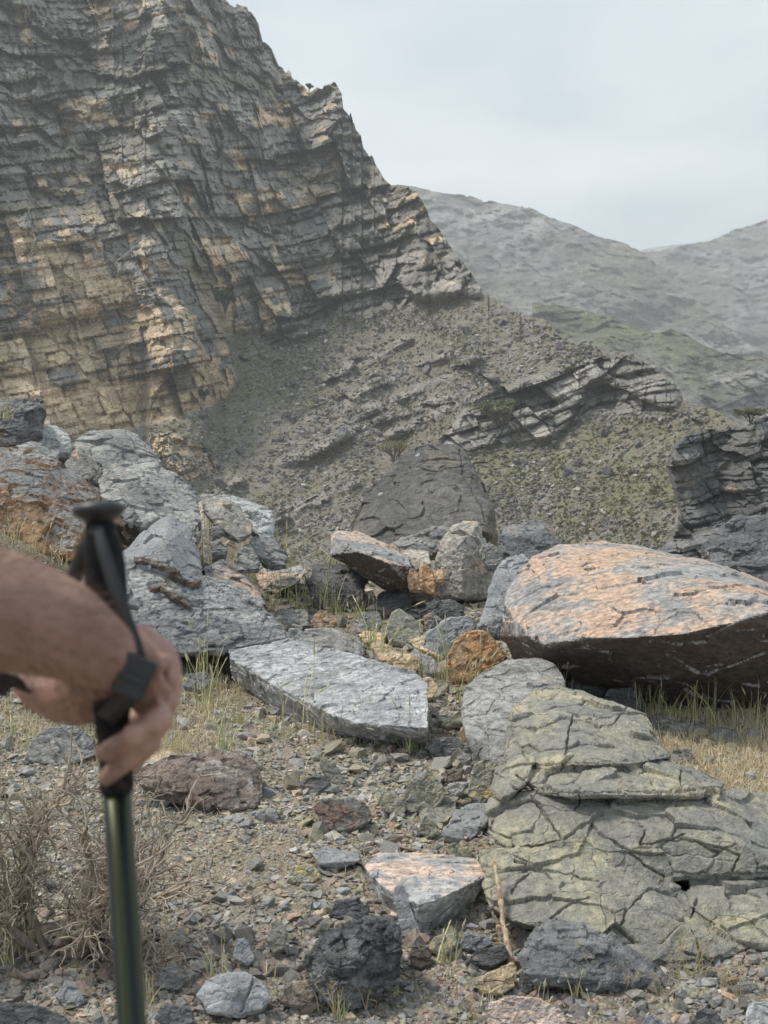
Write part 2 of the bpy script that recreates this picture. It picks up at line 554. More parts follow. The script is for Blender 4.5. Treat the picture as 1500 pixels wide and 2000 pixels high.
def main_slope(U, V):
    w = 10 * fbm(np.stack([U / 60, V / 60, U * 0], -1).reshape(-1, 3), 3, 3).reshape(U.shape)
    c = 1 - sstep(-14, 10, sdpoly(U, V, CLIFF) + w)
    b = 1 - sstep(-10, 6, sdpoly(U, V, BAND) + w * .6)
    lo = 1 - sstep(-8, 6, sdpoly(U, V, LOWB) + w * .6)
    main_slope.c, main_slope.b, main_slope.lo = c, b, lo
    s = 29 + 7 * fbm(np.stack([U / 150, V / 90, U * 0], -1).reshape(-1, 3), 3, 8).reshape(U.shape)
    s = s + (61 - s) * c
    # grassy ledges that break the cliff
    led = 0
    for ln in ([(120, 150), (300, 140), (420, 150), (560, 175)], [(0, 300), (160, 290), (260, 300)], [(560, 360), (700, 355), (780, 372)],
               [(0, 405), (130, 395), (250, 420)], [(370, 480), (400, 560), (440, 650)]):
        led = np.maximum(led, np.exp(-(dline(U, V, ln) / 22) ** 2))
    main_slope.led = led * c
    s = s - 24 * led * c
    s = s + (58 - s) * b
    s = s + (60 - s) * lo
    return s

def main_disp(U, V, R, P):
    c, b, lo, led = main_slope.c, main_slope.b, main_slope.lo, main_slope.led
    q = P.reshape(-1, 3)
    f = lambda s, o=4, sd=0: fbm(q / s, o, sd).reshape(U.shape)
    low = sstep(430, 620, V) * (1 - sstep(430, 500, U))           # the big pale buttress, lower left
    dA, tA, hA = strata(P, math.radians(14), [(13, 10, 1.7), (5.2, 3.8, 1.05), (2.1, 1.5, .5)], 3, 1.0)
    dB, tB, hB = strata(P, math.radians(12), [(13, 10.5, 1.7), (3.6, 2.7, .85), (1.8, 1.2, .32)], 9, .45)
    dC, tC, hC = strata(P, math.radians(21), [(8, 4.2, 1.5), (3.4, 1.5, .7), (1.6, .7, .32)], 17)
    k = np.maximum(c * (1 - low), 0)
    D = dA * k + dB * c * low + dC * np.maximum(b, lo)
    tone = 1 + (tA - 1) * k + (tB - 1) * c * low + (tC - 1) * np.maximum(b, lo)
    D += f(26, 4, 40) * 5.0 * c + f(7, 4, 41) * 1.6 * c * (1 - .6 * low)
    rocky = np.maximum(np.maximum(c, b), lo)
    tal = 1 - rocky
    D += tal * (f(30, 3, 50) * 3.5 + f(5, 4, 51) * .9 + f(1.6, 2, 52) * .25)
    fc = facet(q / 2.1, 60).reshape(U.shape)
    fr = np.maximum(0, fbm(q / 14, 3, 61).reshape(U.shape) + .15)
    D += tal * fc * (.2 + .5 * fr)
    D += c * (1 - .45 * low) * (facet(q / 7.5, 63).reshape(U.shape) * 2.6 + facet(q / 3.3, 62).reshape(U.shape) * 1.5 + facet(q / 1.4, 64).reshape(U.shape) * .5)
    D += np.maximum(b, lo) * (facet(q / 1.6, 65).reshape(U.shape) * .5 + facet(q / 5, 66).reshape(U.shape) * 1.6)
    ld = 0
    for i, ln in enumerate(LEDGES):
        wob = 7 * fbm(np.stack([U / 40, V / 40, U * 0 + i], -1).reshape(-1, 3), 3, 70 + i).reshape(U.shape)
        dd = dline(U, V + wob, ln)
        ld = np.maximum(ld, np.exp(-(dd / 9) ** 2) * (.45 + .55 * np.sign(wob + 2.5).clip(0, 1)))
    ld = ld * tal
    D += ld * (-1.9 + dC * 1.1)
    grass = tal * (1 - .85 * ld)
    grass = np.maximum(grass, led * .8)
    grn = .13 + sstep(-.15, .45, f(16, 4, 80)) * .42 + .38 * np.exp(-(((U - 520) / 130) ** 2 + ((V - 730) / 90) ** 2)) \
        + .16 * np.exp(-(((U - 1150) / 160) ** 2 + ((V - 1000) / 110) ** 2)) + .2 * np.exp(-(((U - 600) / 120) ** 2 + ((V - 880) / 70) ** 2))
    G = lambda x, y, sx, sy: np.exp(-(((U - x) / sx) ** 2 + ((V - y) / sy) ** 2))
    tan = .12 + 1.0 * low * sstep(.05, .6, .5 + f(9, 4, 90) + .5 * sstep(620, 720, V)) + .5 * G(80, 80, 60, 40) + .40 * G(190, 210, 100, 35) + .45 * G(60, 480, 110, 60) \
        + .40 * G(600, 530, 120, 60) + .35 * G(860, 420, 70, 60) + .3 * G(460, 90, 40, 40) + .3 * G(590, 250, 90, 40)
    tan = tan + .30 * b * f(5, 3, 91) + .25 * sstep(.1, .5, f(11, 4, 93)) * c + .30 * f(6, 4, 92) * c + 1.3 * (tone - 1) * c - .5 * low * sstep(.0, .5, f(8, 4, 94) + .25 * sstep(640, 560, V)) + .35 * (hA - .4).clip(0, 1) * c + .25 * (tone - 1) * 5 * c * (low + .35)
    tan = tan * rocky + .25 * ld
    return D, dict(tan=np.clip(tan, 0, 1), grass=np.clip(grass, 0, 1), green=np.clip(grn, 0, 1), jit=np.clip(tone + .10 * f(2.2, 2, 95), .5, 1.5))

M_MAIN = terrain_mat('bedded_limestone', (.265, .257, .243), (.42, .40, .37), (.64, .51, .36), (.215, .215, .125))
mountain, SF = terrain_layer('mountain', -260, 1760, 2.5, SIL_MAIN, 1135,
                             lambda u: 118 + 14 * np.sin(u / 330.0) - .012 * (u - 300), 480, main_slope, main_disp, M_MAIN, jag=8, seed=2, smooth=False, blur=lambda U, V: sstep(720, 560, V),
                             label='steep bedded limestone mountain with tan and grey cliffs above a scrubby talus slope')

def hill(name, u0, u1, du, sil, vbot, r0, nrow, slope, amp, mat, seed, tanf=.15, greenf=.3, rockf=None, jag=2.0, label=None, dip=12):
    def sl(U, V):
        return slope + 9 * fbm(np.stack([U / 120, V / 70, U * 0 + seed], -1).reshape(-1, 3), 3, seed).reshape(U.shape)
    def dp(U, V, R, P):
        q = P.reshape(-1, 3)
        f = lambda s, o=4, sd=0: fbm(q / s, o, sd + seed).reshape(U.shape)
        s = amp
        d, tone, hol = strata(P / s, math.radians(dip), [(7, 3.0, .9), (2.5, 1.1, .5)], seed)
        gul = np.abs(f(60 * s, 4, 7)) + .45 * np.abs(f(22 * s, 4, 17))
        rk = sstep(-.2, .4, f(22 * s, 4, 3)) if rockf is None else rockf(U, V, f)
        D = s * (d * rk * .6 + 9 * f(38 * s, 4, 1) - 14 * gul + 1.5 * f(6 * s, 4, 2) + .8 * f(1.8 * s, 3, 2) + facet(q / (4.5 * s), seed + 3).reshape(U.shape) * 1.0 + facet(q / (2.2 * s), seed).reshape(U.shape) * .5)
        return D, dict(tan=np.clip(tanf + .25 * f(9 * s, 4, 5) + .15 * rk, 0, 1), grass=1 - rk, green=np.clip(greenf + .5 * f(25 * s, 4, 6), 0, 1),
                       jit=np.clip(1 + (tone - 1) * 1.2 + .35 * f(1.3 * s, 3, 8), .4, 1.8))
    return terrain_layer(name, u0, u1, du, sil, vbot, r0, nrow, sl, dp, mat, jag=jag, seed=seed, label=label)

M_FAR = terrain_mat('far_hill_rock', (.23, .23, .235), (.44, .43, .41), (.66, .58, .48), (.24, .26, .15), grain=.5, bumpd=2.2)
hill('hill', 640, 1640, 3.0, [(640, 348), (795, 364), (850, 372), (920, 383), (945, 393), (990, 398), (1030, 405), (1060, 418), (1110, 435), (1145, 450),
     (1165, 463), (1215, 475), (1250, 489), (1275, 510), (1330, 560), (1400, 622), (1460, 668), (1520, 705), (1640, 750)], 860,
     lambda u: 620 + 0 * u, 190, 36, 2.6, M_FAR, 101, tanf=.25, greenf=.2,
     label='hazy rocky hillside with a pale cliff rib falling from its crest')
hill('hill', 1180, 1760, 3.2, [(1180, 560), (1255, 492), (1300, 486), (1330, 481), (1380, 472), (1420, 455), (1460, 441), (1500, 429), (1620, 385), (1760, 370)], 860,
     lambda u: 760 + 0 * u, 150, 33, 3.0, M_FAR, 131, tanf=.1, greenf=.25, label='hazy dark rocky hillside rising to the right edge')
hill('hill', 1150, 1560, 4, [(1150, 500), (1230, 494), (1270, 484), (1330, 476), (1400, 470), (1560, 470)], 640,
     lambda u: 1350 + 0 * u, 50, 25, 4.0, M_FAR, 151, tanf=.0, greenf=.6, jag=1.0, label='distant green hilltop seen in the notch between two hillsides')
hill('hill', 1040, 1760, 2.8, [(1040, 590), (1120, 602), (1180, 615), (1240, 640), (1285, 650), (1310, 643), (1340, 655), (1370, 672), (1410, 688), (1470, 695), (1560, 702), (1760, 720)], 960,
     lambda u: 330 + 0 * u, 170, 30, 1.6, M_FAR, 171, tanf=.25, greenf=.45, label='pale rocky spur with thin green scrub at the foot of the far hills')

RC_L = ([700, 815, 849, 873, 895, 918, 935, 970, 1000, 1030, 1060, 1080, 1110, 1200], [1345, 1345, 1333, 1314, 1304, 1302, 1308, 1318, 1326, 1318, 1300, 1284, 1250, 1200])
def rc_map(U, V):
    lf = np.interp(V, *RC_L) + 5 * fbm(np.stack([V / 14, V * 0, V * 0], -1).reshape(-1, 3), 3, 5).reshape(U.shape)
    return 1720 - (1720 - U) * (1720 - lf) / (1720 - 1334)
def rc_slope(U, V):
    return 52 + 22 * fbm(np.stack([U / 50, V / 30, U * 0], -1).reshape(-1, 3), 3, 211).reshape(U.shape) - 30 * np.exp(-((V - 985 + .1 * (U - 1400)) / 22) ** 2)
def rc_disp(U, V, R, P):
    q = P.reshape(-1, 3)
    f = lambda s, o=4, sd=0: fbm(q / s, o, sd + 220).reshape(U.shape)
    d, tone, hol = strata(P, math.radians(9), [(5.5, 3.0, 1.1), (2.1, 1.0, .5), (.9, .45, .2)], 23, .6)
    D = d + 2.4 * f(7, 3, 1) + .6 * f(1.8, 3, 2) + facet(q / 1.3, 9).reshape(U.shape) * .35
    us_ = U[-1][None]
    lf = np.interp(V, *RC_L)
    D = D + 4 * sstep(9, 0, U - lf) ** 2
    g = sstep(.0, .5, f(5, 3, 4)) * .6 * sstep(840, 900, V) * 0 + .0 * U
    return D, dict(tan=np.clip(.10 + .35 * f(3, 3, 5) + .3 * np.exp(-(((U - 1420) / 60) ** 2 + ((V - 960) / 40) ** 2)), 0, 1), grass=g, green=g, jit=tone)
M_RC = terrain_mat('ravine_rock', (.16, .162, .167), (.26, .255, .245), (.40, .32, .24), (.16, .18, .08), grain=1.6, bumpd=.25)
rcliff, SFR = terrain_layer('ravine_cliff', 1334, 1720, 2.0, [(1334, 851), (1360, 843), (1409, 833), (1450, 828), (1489, 812), (1720, 800)], 1180,
              lambda u: 62 - .01 * (u - 1400), 190, rc_slope, rc_disp, M_RC, jag=5, seed=31, umap=rc_map, smooth=False, label='grey cliff of the ravine edge at the right')
# ------------------------------------------------------------------ near ground
def zg(x, y):
    x = np.asarray(x, float); y = np.asarray(y, float)
    z = .55 * np.maximum(0, -x - 1.0) * sstep(4.5, 9.0, y)
    z = np.minimum(z, 3.0)
    d = np.maximum(0, y - 13.2)
    z = z * (1 - sstep(13, 40, y)) - np.minimum(.5 * d, 17)
    z = z - np.minimum(.3 * np.maximum(0, -y - 3), 17)
    return z

_RR = np.concatenate([np.linspace(1.5, 16, 260)])
def ground_hit(u, v):
    """forward distance at which the sight line meets the near ground"""
    u = np.atleast_1d(np.asarray(u, float)); v = np.atleast_1d(np.asarray(v, float))
    b = (1000 - v) / FPX
    fy = CP - b * SP
    sx, sz = (u - 750) / FPX / fy, (SP + b * CP) / fy
    hit = np.full(u.shape, np.nan)
    prev = None
    for r in _RR:
        g = CAMZ + sz * r - zg(sx * r, r)
        if prev is not None:
            m = np.isnan(hit) & (g <= 0)
            hit[m] = (r - (r - pr) * (-g[m]) / (prev[m] - g[m] + 1e-9))
        prev, pr = g, r
    return hit

ths = np.concatenate([np.linspace(-180, -26, 26)[:-1], np.linspace(-26, 26, 380), np.linspace(26, 180, 26)[1:]])
rs = np.concatenate([np.geomspace(.4, 2.2, 12)[:-1], np.geomspace(2.2, 16, 300)[:-1], np.geomspace(16, 2400, 40)])
TH, RG = np.meshgrid(np.radians(ths), rs)
GX, GY = RG * np.sin(TH), RG * np.cos(TH)
GZ = zg(GX, GY)
q = np.stack([GX, GY, GX * 0], -1).reshape(-1, 3)
near = (RG < 20)
gn = (fbm(q * 1.3, 4, 300) * .035 + fbm(q * 9, 3, 301) * .010 + np.abs(facet(q * 14, 302)) * .010).reshape(GX.shape)
GZ = GZ + np.where(near, gn, 0)
t = NT('stony_soil')
c = t.coord(jitter=False)
n1 = t.noise(c, 1.1, 6, .6); n2 = t.noise(c, 14, 6, .7); n3 = t.noise(c, 120, 4, .65)
vv = t.vor(c, 60, 'F1'); vc = t.vor(c, 60, 'F1', 'Color')
sat = t.n('ShaderNodeHueSaturation'); t.put(sat.inputs['Color'], vc); sat.inputs['Saturation'].default_value = .12; sat.inputs['Value'].default_value = .62
col = t.mix(t.ramp(n1, .35, .65), (.26, .215, .155), (.19, .17, .14))
col = t.mix(t.ramp(n2, .35, .7), col, (.33, .28, .20))
col = t.mix(.45, col, t.mix(1.0, sat.outputs[0], (.72, .64, .52), 'MULTIPLY'))
cc = t.n('ShaderNodeCombineColor')
for i in range(3):
    t.put(cc.inputs[i], t.ramp(n3, .3, .7, .6, 1.35))
col = t.mix(1.0, col, cc.outputs[0], 'MULTIPLY')
h = t.math('SUBTRACT', t.math('ADD', n2, t.math('MULTIPLY', n3, .5)), t.math('MULTIPLY', vv, 1.2))
t.fin(col, .95, t.bump(h, 1, .012), .15)
nrr, ncc = GX.shape
link('ground', mesh_np('ground', np.stack([GX, GY, GZ], -1).reshape(-1, 3), quads=grid_quads(nrr, ncc)[:, ::-1], mat=t.m), kind='structure',
     label='brown stony soil of the hillside in the foreground')

# ------------------------------------------------------------------ boulders
GRAY, GRAY2, DARK = (.195, .194, .192), (.38, .375, .362), (.105, .107, .112)
MR = dict(
    gray=rock_mat('grey_limestone', GRAY, GRAY2, (.36, .33, .28), (.60, .70), lay=.8),
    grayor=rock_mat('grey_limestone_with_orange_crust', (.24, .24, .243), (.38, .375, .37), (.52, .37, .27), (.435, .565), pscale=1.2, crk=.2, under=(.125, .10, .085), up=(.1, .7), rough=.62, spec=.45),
    slab=rock_mat('pitted_blue_grey_limestone', (.235, .24, .25), (.375, .38, .392), (.47, .475, .48), (.50, .68), pscale=5, pits=.9, rough=.5, spec=.55, bumpd=.016, lay=.5),
    pitted=rock_mat('pitted_grey_limestone', (.20, .203, .21), (.44, .44, .435), (.36, .27, .20), (.64, .72), pscale=2.5, pits=1.5, rough=.6, bumpd=.022),
    moss=rock_mat('olive_grey_mudstone', (.315, .31, .285), (.465, .445, .355), (.58, .52, .36), (.50, .66), pscale=3.2, rough=.62, spec=.45, bumpd=.016, grain=1.4, vary=.22),
    dark=rock_mat('dark_limestone', (.10, .102, .108), (.21, .21, .213), (.26, .20, .15), (.60, .72), lay=2.0),
    brown=rock_mat('red_brown_rock', (.13, .10, .085), (.205, .165, .14), (.30, .295, .29), (.55, .65), pits=.5),
    orange=rock_mat('orange_weathered_rock', (.50, .28, .14), (.52, .38, .25), (.30, .22, .17), (.55, .68), pscale=6, vary=.5, bumpd=.02),
    leftor=rock_mat('grey_rock_with_orange_broken_face', (.22, .225, .23), (.36, .36, .355), (.46, .28, .155), (.32, .44), pscale=1.7, vary=.45, up=(.80, .45)),
    tan=rock_mat('tan_limestone', (.56, .43, .27), (.66, .54, .37), (.30, .28, .24), (.58, .7), pscale=5, vary=.3),
    tangray=rock_mat('tan_grey_limestone', (.28, .27, .25), (.44, .41, .355), (.54, .39, .27), (.56, .68), pscale=4),
    olive=rock_mat('olive_stone', (.25, .25, .22), (.38, .37, .29), (.52, .41, .20), (.60, .70), pscale=5, grain=1.6, vary=.25),
    blue=rock_mat('blue_grey_slate', (.235, .243, .255), (.335, .34, .35), (.38, .34, .28), (.66, .76), grain=1.6, vary=.2, bumpd=.008),
    redgray=rock_mat('red_and_grey_stone', (.27, .26, .245), (.33, .32, .29), (.27, .18, .15), (.50, .60), pscale=5, grain=1.5),
    pale=rock_mat('pale_grey_limestone', (.36, .365, .37), (.48, .48, .475), (.28, .28, .28), (.55, .7), pscale=4),
    blacklump=rock_mat('rough_black_rock', (.14, .143, .15), (.28, .283, .29), (.20, .18, .14), (.62, .72), pits=.8, bumpd=.03, vary=.5),
    far=rock_mat('smooth_grey_boulder_rock', (.165, .163, .158), (.25, .242, .225), (.30, .25, .17), (.50, .66), pscale=.35, grain=.4, vary=.3, bumpd=.04, crk=0),
    slabtop=rock_mat('grey_slab_with_pinkish_top', (.33, .335, .345), (.46, .46, .46), (.60, .46, .38), (.44, .56), pscale=2.2, up=(.1, .7), rough=.5, spec=.5),
    tube=rock_mat('weathered_pale_wood', (.50, .43, .33), (.62, .56, .45), (.35, .28, .2), (.55, .7), grain=3),
)

def hull_mesh(point_sets):
    bm = bmesh.new()
    for P in point_sets:
        vsx = [bm.verts.new(tuple(p)) for p in P]
        r = bmesh.ops.convex_hull(bm, input=vsx, use_existing_faces=False)
        dead = [g for g in set(r['geom_interior']) | set(r['geom_unused']) if isinstance(g, bmesh.types.BMVert) and g.is_valid]
        bmesh.ops.delete(bm, geom=dead, context='VERTS')
    return bm

def remesh(bm, voxel):
    me = bpy.data.meshes.new('tmp')
    bmesh.ops.recalc_face_normals(bm, faces=bm.faces[:])
    bm.to_mesh(me); bm.free()
    o = bpy.data.objects.new('tmp', me)
    COL.objects.link(o)
    m = o.modifiers.new('r', 'REMESH')
    m.mode = 'VOXEL'; m.voxel_size = voxel; m.adaptivity = 0
    dg = bpy.context.evaluated_depsgraph_get()
    ev = o.evaluated_get(dg)
    em = ev.to_mesh()
    n = len(em.vertices)
    co = np.empty(n * 3, np.float32); em.vertices.foreach_get('co', co)
    no = np.empty(n * 3, np.float32); em.vertex_normals.foreach_get('vector', no)
    nl = len(em.loops)
    vi = np.empty(nl, np.int32); em.loops.foreach_get('vertex_index', vi)
    ev.to_mesh_clear()
    bpy.data.objects.remove(o); bpy.data.meshes.remove(me)
    return co.reshape(-1, 3).astype(float), no.reshape(-1, 3), vi.reshape(-1, 4)

ROCKS = []
def rock(name, label, hulls, mat, r=None, T=None, lean=.5, vox=2.6, amp=1.0, big=55, lay=0.0, dip=(0.1, 0), cracks=(), group=None, cat=None, shrink=.82, seed=None, cw=2.2, cd=9, snap=True, crev=.12, plate=(1, 1, 1.5), soft=1.0, fine=1.0, unit=None):
    """hulls: lists of (u, v[, dr]) seen outline and ridge points; r = distance of the foot; T = thickness behind"""
    if not isinstance(hulls[0], list):
        hulls = [hulls]
    seed = len(ROCKS) * 7 + 1000 if seed is None else seed
    allp = [p for hl in hulls for p in hl]
    vb = max(p[1] for p in allp)
    if r is None:
        ub = [p[0] for p in allp if p[1] == vb][0]
        r = float(ground_hit(ub, vb - 3)[0])
        if not r == r:
            r = 12.0
    ub = [p[0] for p in allp if p[1] == vb][0]
    gh = float(ground_hit(np.clip(ub, 0, 1500), vb - 4)[0])
    if gh == gh and abs(gh - r) < .22 * r and snap:
        r = gh * (.985 if r < 6 else .965)
    s = (unit or r) / FPX
    width = (max(p[0] for p in allp) - min(p[0] for p in allp)) * s
    T = T if T is not None else .55 * width
    sets = []
    for hl in hulls:
        F = []
        for p in hl:
            dr = p[2] if len(p) > 2 else lean * (vb - p[1]) * s
            F.append((p[0], p[1], r + dr))
        F = np.array(F)
        uc, vcn = F[:, 0].mean(), F[:, 1].mean()
        rb = F[:, 2] + T
        front = place(F[:, 0], F[:, 1], F[:, 2])
        back = place(uc + (F[:, 0] - uc) * shrink, vcn + (F[:, 1] - vcn) * shrink, rb)
        back[:, 2] = np.minimum(back[:, 2], front[:, 2].max())
        low = front[F[:, 1] > np.quantile(F[:, 1], .7)].copy()
        low[:, 2] -= 10 * s; low[:, 1] += 6 * s
        sets.append(np.concatenate([front, back, low]))
    co, no, qd = remesh(hull_mesh(sets), vox * s)
    base = co.mean(0); base[2] = co[:, 2].min()
    # displacement in units of one photo pixel at the rock
    P = co / s
    Wp = P + np.stack([fbm(P / 30, 2, seed + 50 + q_) for q_ in range(3)], 1) * 7
    Wp = Wp * np.array(plate)
    f1, e1 = facet(Wp / big + 7.7, seed, 1.5, True)
    reg = sstep(-.25, .25, fbm(P / (big * 1.1), 2, seed + 60))             # smooth areas next to broken ones
    d = f1 * (.10 * big) * amp + facet(Wp / (big * .38) + 1.3, seed + 10, 1.5) * (.030 * big) * amp * fine * (.35 + .9 * reg)
    d += facet(Wp / 10 + 4.1, seed + 11, 1.4) * .9 * min(amp, 1.0) * fine * reg
    msk = ihash(np.floor(Wp[:, 0] / big / 1.5), np.floor(Wp[:, 2] / big), seed=seed) > .35
    d -= crev * 9 * np.exp(-(e1 * big / 2.6) ** 2) * msk
    d += fbm(P / (big * .8), 3, seed + 20) * .045 * big * amp * soft
    d += fbm(P / 7, 3, seed + 30) * .8 * amp
    if lay:
        b = P[:, 2] - dip[0] * P[:, 0] - dip[1] * P[:, 1] + 6 * fbm(P / 40, 3, seed + 31)
        kb, fb, wb = irr(b / (14 if lay < 2 else 8), seed)
        d += lay * ((ihash(kb, seed=seed) - .5) * 4.0 * (.3 + reg) - 1.8 * reg * np.exp(-(np.minimum(fb, 1 - fb) / .12) ** 2))
    if cracks:
        U, V = project(co)
        wob = 3.2 * fbm(P / 12, 3, seed + 40), 3.2 * fbm(P / 12 + 50, 3, seed + 41)
        cam_dir = (np.array([0, 0, CAMZ]) - co)
        facing = (no * cam_dir).sum(1) > 0
        for ck in cracks:
            dd = dline(U + wob[0], V + wob[1], ck)
            w = cw * (.6 + .8 * (fbm(P / 30, 2, seed + 42) + .5))
            d -= facing * cd * np.exp(-(dd / np.maximum(w, .7)) ** 4)
            # one side of the break stands a little prouder
    co = co + no * (d * s)[:, None]
    me = mesh_np(name, co - base, quads=qd, mat=MR[mat], smooth=False)
    o = link(name, me, loc=tuple(base), label=label, category=cat or ('boulder' if width / s > 90 else 'rock'), group=group)
    ROCKS.append(o)
    return o

# --- the great pitted and tilted boulders, right to left
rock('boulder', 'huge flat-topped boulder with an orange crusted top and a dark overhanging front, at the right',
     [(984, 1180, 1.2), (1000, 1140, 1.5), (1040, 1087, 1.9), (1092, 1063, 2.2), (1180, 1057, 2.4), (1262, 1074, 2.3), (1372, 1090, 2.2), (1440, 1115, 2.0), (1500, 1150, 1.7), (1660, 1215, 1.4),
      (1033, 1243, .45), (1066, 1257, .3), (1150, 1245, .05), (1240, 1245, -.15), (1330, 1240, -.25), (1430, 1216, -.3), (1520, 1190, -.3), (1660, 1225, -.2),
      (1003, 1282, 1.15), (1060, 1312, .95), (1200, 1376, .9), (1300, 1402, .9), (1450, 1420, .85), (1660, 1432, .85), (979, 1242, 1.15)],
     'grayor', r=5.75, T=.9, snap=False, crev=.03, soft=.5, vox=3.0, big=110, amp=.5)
MOSS = [
    [(985, 1485, 1.35), (998, 1388, 1.7), (1045, 1346, 1.95), (1085, 1334, 2.05), (1155, 1362, 1.95), (1200, 1383, 1.8), (1255, 1400, 1.75), (1308, 1478, 1.45), (1230, 1492, 1.2), (1140, 1490, 1.15), (1070, 1492, 1.2), (1095, 1400, 1.6)],
    [(990, 1500, 1.2), (1005, 1440, 1.45), (1045, 1480, 1.2), (1030, 1525, 1.1), (985, 1560, 1.05), (960, 1540, 1.15)],
    [(1012, 1503, 1.25), (1072, 1487, 1.25), (1180, 1478, 1.3), (1300, 1490, 1.4), (1412, 1532, 1.3), (1398, 1550, 1.1), (1250, 1553, .95), (1120, 1550, .95), (1050, 1545, 1.05), (1200, 1510, 1.15)],
    [(948, 1625, .95), (958, 1562, 1.15), (1060, 1545, 1.1), (1240, 1548, 1.1), (1400, 1545, 1.2), (1480, 1550, 1.3), (1560, 1600, 1.2), (1560, 1700, .75), (1345, 1712, .7), (1240, 1722, .68), (1190, 1665, .75), (1100, 1640, .8), (1000, 1662, .85), (1200, 1600, .95), (1380, 1620, .85)],
    [(938, 1665, .85), (1100, 1640, .85), (1200, 1662, .82), (1300, 1715, .78), (1338, 1765, .62), (1420, 1815, .45), (1478, 1858, .3), (1490, 1890, .2), (1440, 1905, .1), (1300, 1890, .1), (1200, 1850, .18), (1100, 1800, .3), (1000, 1800, .38), (955, 1770, .5), (1150, 1740, .45), (1300, 1800, .3)],
    [(1345, 1722, .75), (1400, 1712, .8), (1560, 1705, .85), (1560, 1860, .25), (1440, 1835, .3), (1352, 1772, .5), (1440, 1750, .55)]]
MOSS = [[(a, b, c * (.35 + .22 * c)) for a, b, c in hl] for hl in MOSS]
rock('boulder', 'big olive-grey mudstone outcrop split by dark cracks into stepped ledges, lower right', MOSS, 'moss', r=3.08, T=.7, vox=2.2, big=64, amp=1.45, crev=.55, fine=.42, plate=(.6, .8, 1.25), shrink=.9,
     cracks=[[(1008, 1512), (1040, 1538), (1075, 1552), (1120, 1548), (1250, 1546), (1345, 1548), (1412, 1540)],
             [(1040, 1560), (1062, 1590), (1085, 1618), (1100, 1634), (1060, 1650), (1010, 1655), (950, 1655)],
             [(1100, 1634), (1135, 1612), (1155, 1604), (1170, 1620), (1215, 1652), (1262, 1690), (1300, 1712)],
             [(1130, 1548), (1132, 1572), (1122, 1586)], [(1005, 1682), (1060, 1698), (1110, 1706), (1170, 1718)],
             [(1262, 1742), (1238, 1762), (1222, 1782), (1212, 1810)], [(1335, 1790), (1352, 1820), (1368, 1862), (1378, 1905)],
             [(1262, 1742), (1320, 1755), (1350, 1790), (1362, 1760)], [(1340, 1712), (1420, 1708), (1500, 1706)], [(1332, 1496), (1330, 1520), (1332, 1540)],
             [(1230, 1380), (1200, 1410), (1170, 1420), (1110, 1395)], [(1330, 1860), (1400, 1880), (1470, 1850)], [(1000, 1750), (1010, 1720), (1038, 1700)],
             [(1430, 1700), (1445, 1672), (1420, 1660), (1380, 1650)], [(1075, 1792), (1110, 1765), (1150, 1755)],
             [(1105, 1478), (1110, 1430), (1118, 1402)], [(1260, 1620), (1250, 1650), (1300, 1640), (1340, 1625)]], cw=2.0, cd=11)
rock('boulder', 'dark grey boulder with an undercut base in front of the olive cracked outcrop',
     [(1010, 1868, .05), (1045, 1812, .22), (1095, 1795, .28), (1140, 1792, .28), (1205, 1822, .3), (1270, 1870, .22), (1322, 1918, .08), (1312, 1930, .05), (1240, 1915, .1), (1140, 1900, .08), (1052, 1922, 0), (1022, 1900, 0), (1130, 1850, .1)],
     'dark', r=2.98, T=.3, big=60, lay=.3, dip=(-.5, 0), snap=False)
rock('boulder', 'long blue-grey pitted slab lying flat with a thick dark front edge, centre of the picture',
     [(444, 1238, 2.45), (470, 1224, 2.55), (560, 1245, 2.1), (700, 1280, 1.5), (812, 1314, 1.05), (836, 1338, .75), (450, 1285, 1.6), (540, 1342, .95), (640, 1392, .42), (690, 1410, .22), (762, 1402, .2), (836, 1422, .02),
      (455, 1325, 1.75), (530, 1382, 1.2), (600, 1420, .8), (690, 1445, .55), (830, 1465, .3), (640, 1330, 1.2)],
     'slab', r=5.2, T=.12, snap=False, vox=2.4, big=50, amp=.6, lay=.5, dip=(.02, 0), shrink=.97)
rock('boulder', 'big grey pitted boulder with rusty brown nodules behind the hand',
     [[(236, 1100, .5), (262, 1085, .7), (330, 1100, .6), (420, 1130, .6), (480, 1150, .6), (555, 1225, .25), (560, 1245, .15), (450, 1240, .1), (440, 1268, -.1), (350, 1275, -.2), (240, 1260, -.2), (330, 1180, .2)]],
     'pitted', r=7.5, T=.9, vox=2.4, big=45, amp=.8, lay=.3, dip=(-.35, .1))
rock('boulder', 'smooth wedge-shaped grey slab with an orange edge above the pitted boulder, behind the hand',
     [(232, 1088, .5), (262, 1060, .6), (300, 1022, .9), (332, 1006, 1.0), (368, 1030, .9), (388, 1075, .7), (400, 1150, .2), (350, 1128, .1), (300, 1106, .2), (236, 1100, .3), (322, 1060, .4)],
     'blue', r=7.35, T=.7, vox=2.3, big=60, amp=.55, crev=.05, snap=False)
def surf_of(o, u, v):
    """forward distance of a rock's face at a photo pixel"""
    b_ = np.empty(len(o.data.vertices) * 3, np.float32); o.data.vertices.foreach_get('co', b_)
    b_ = b_.reshape(-1, 3) + np.array(o.location)
    a_, c_ = project(b_)
    k_ = (a_ - u) ** 2 + (c_ - v) ** 2 < 60
    return float(b_[k_, 1].min()) if k_.any() else 7.4
PIT2 = ROCKS[-2:]
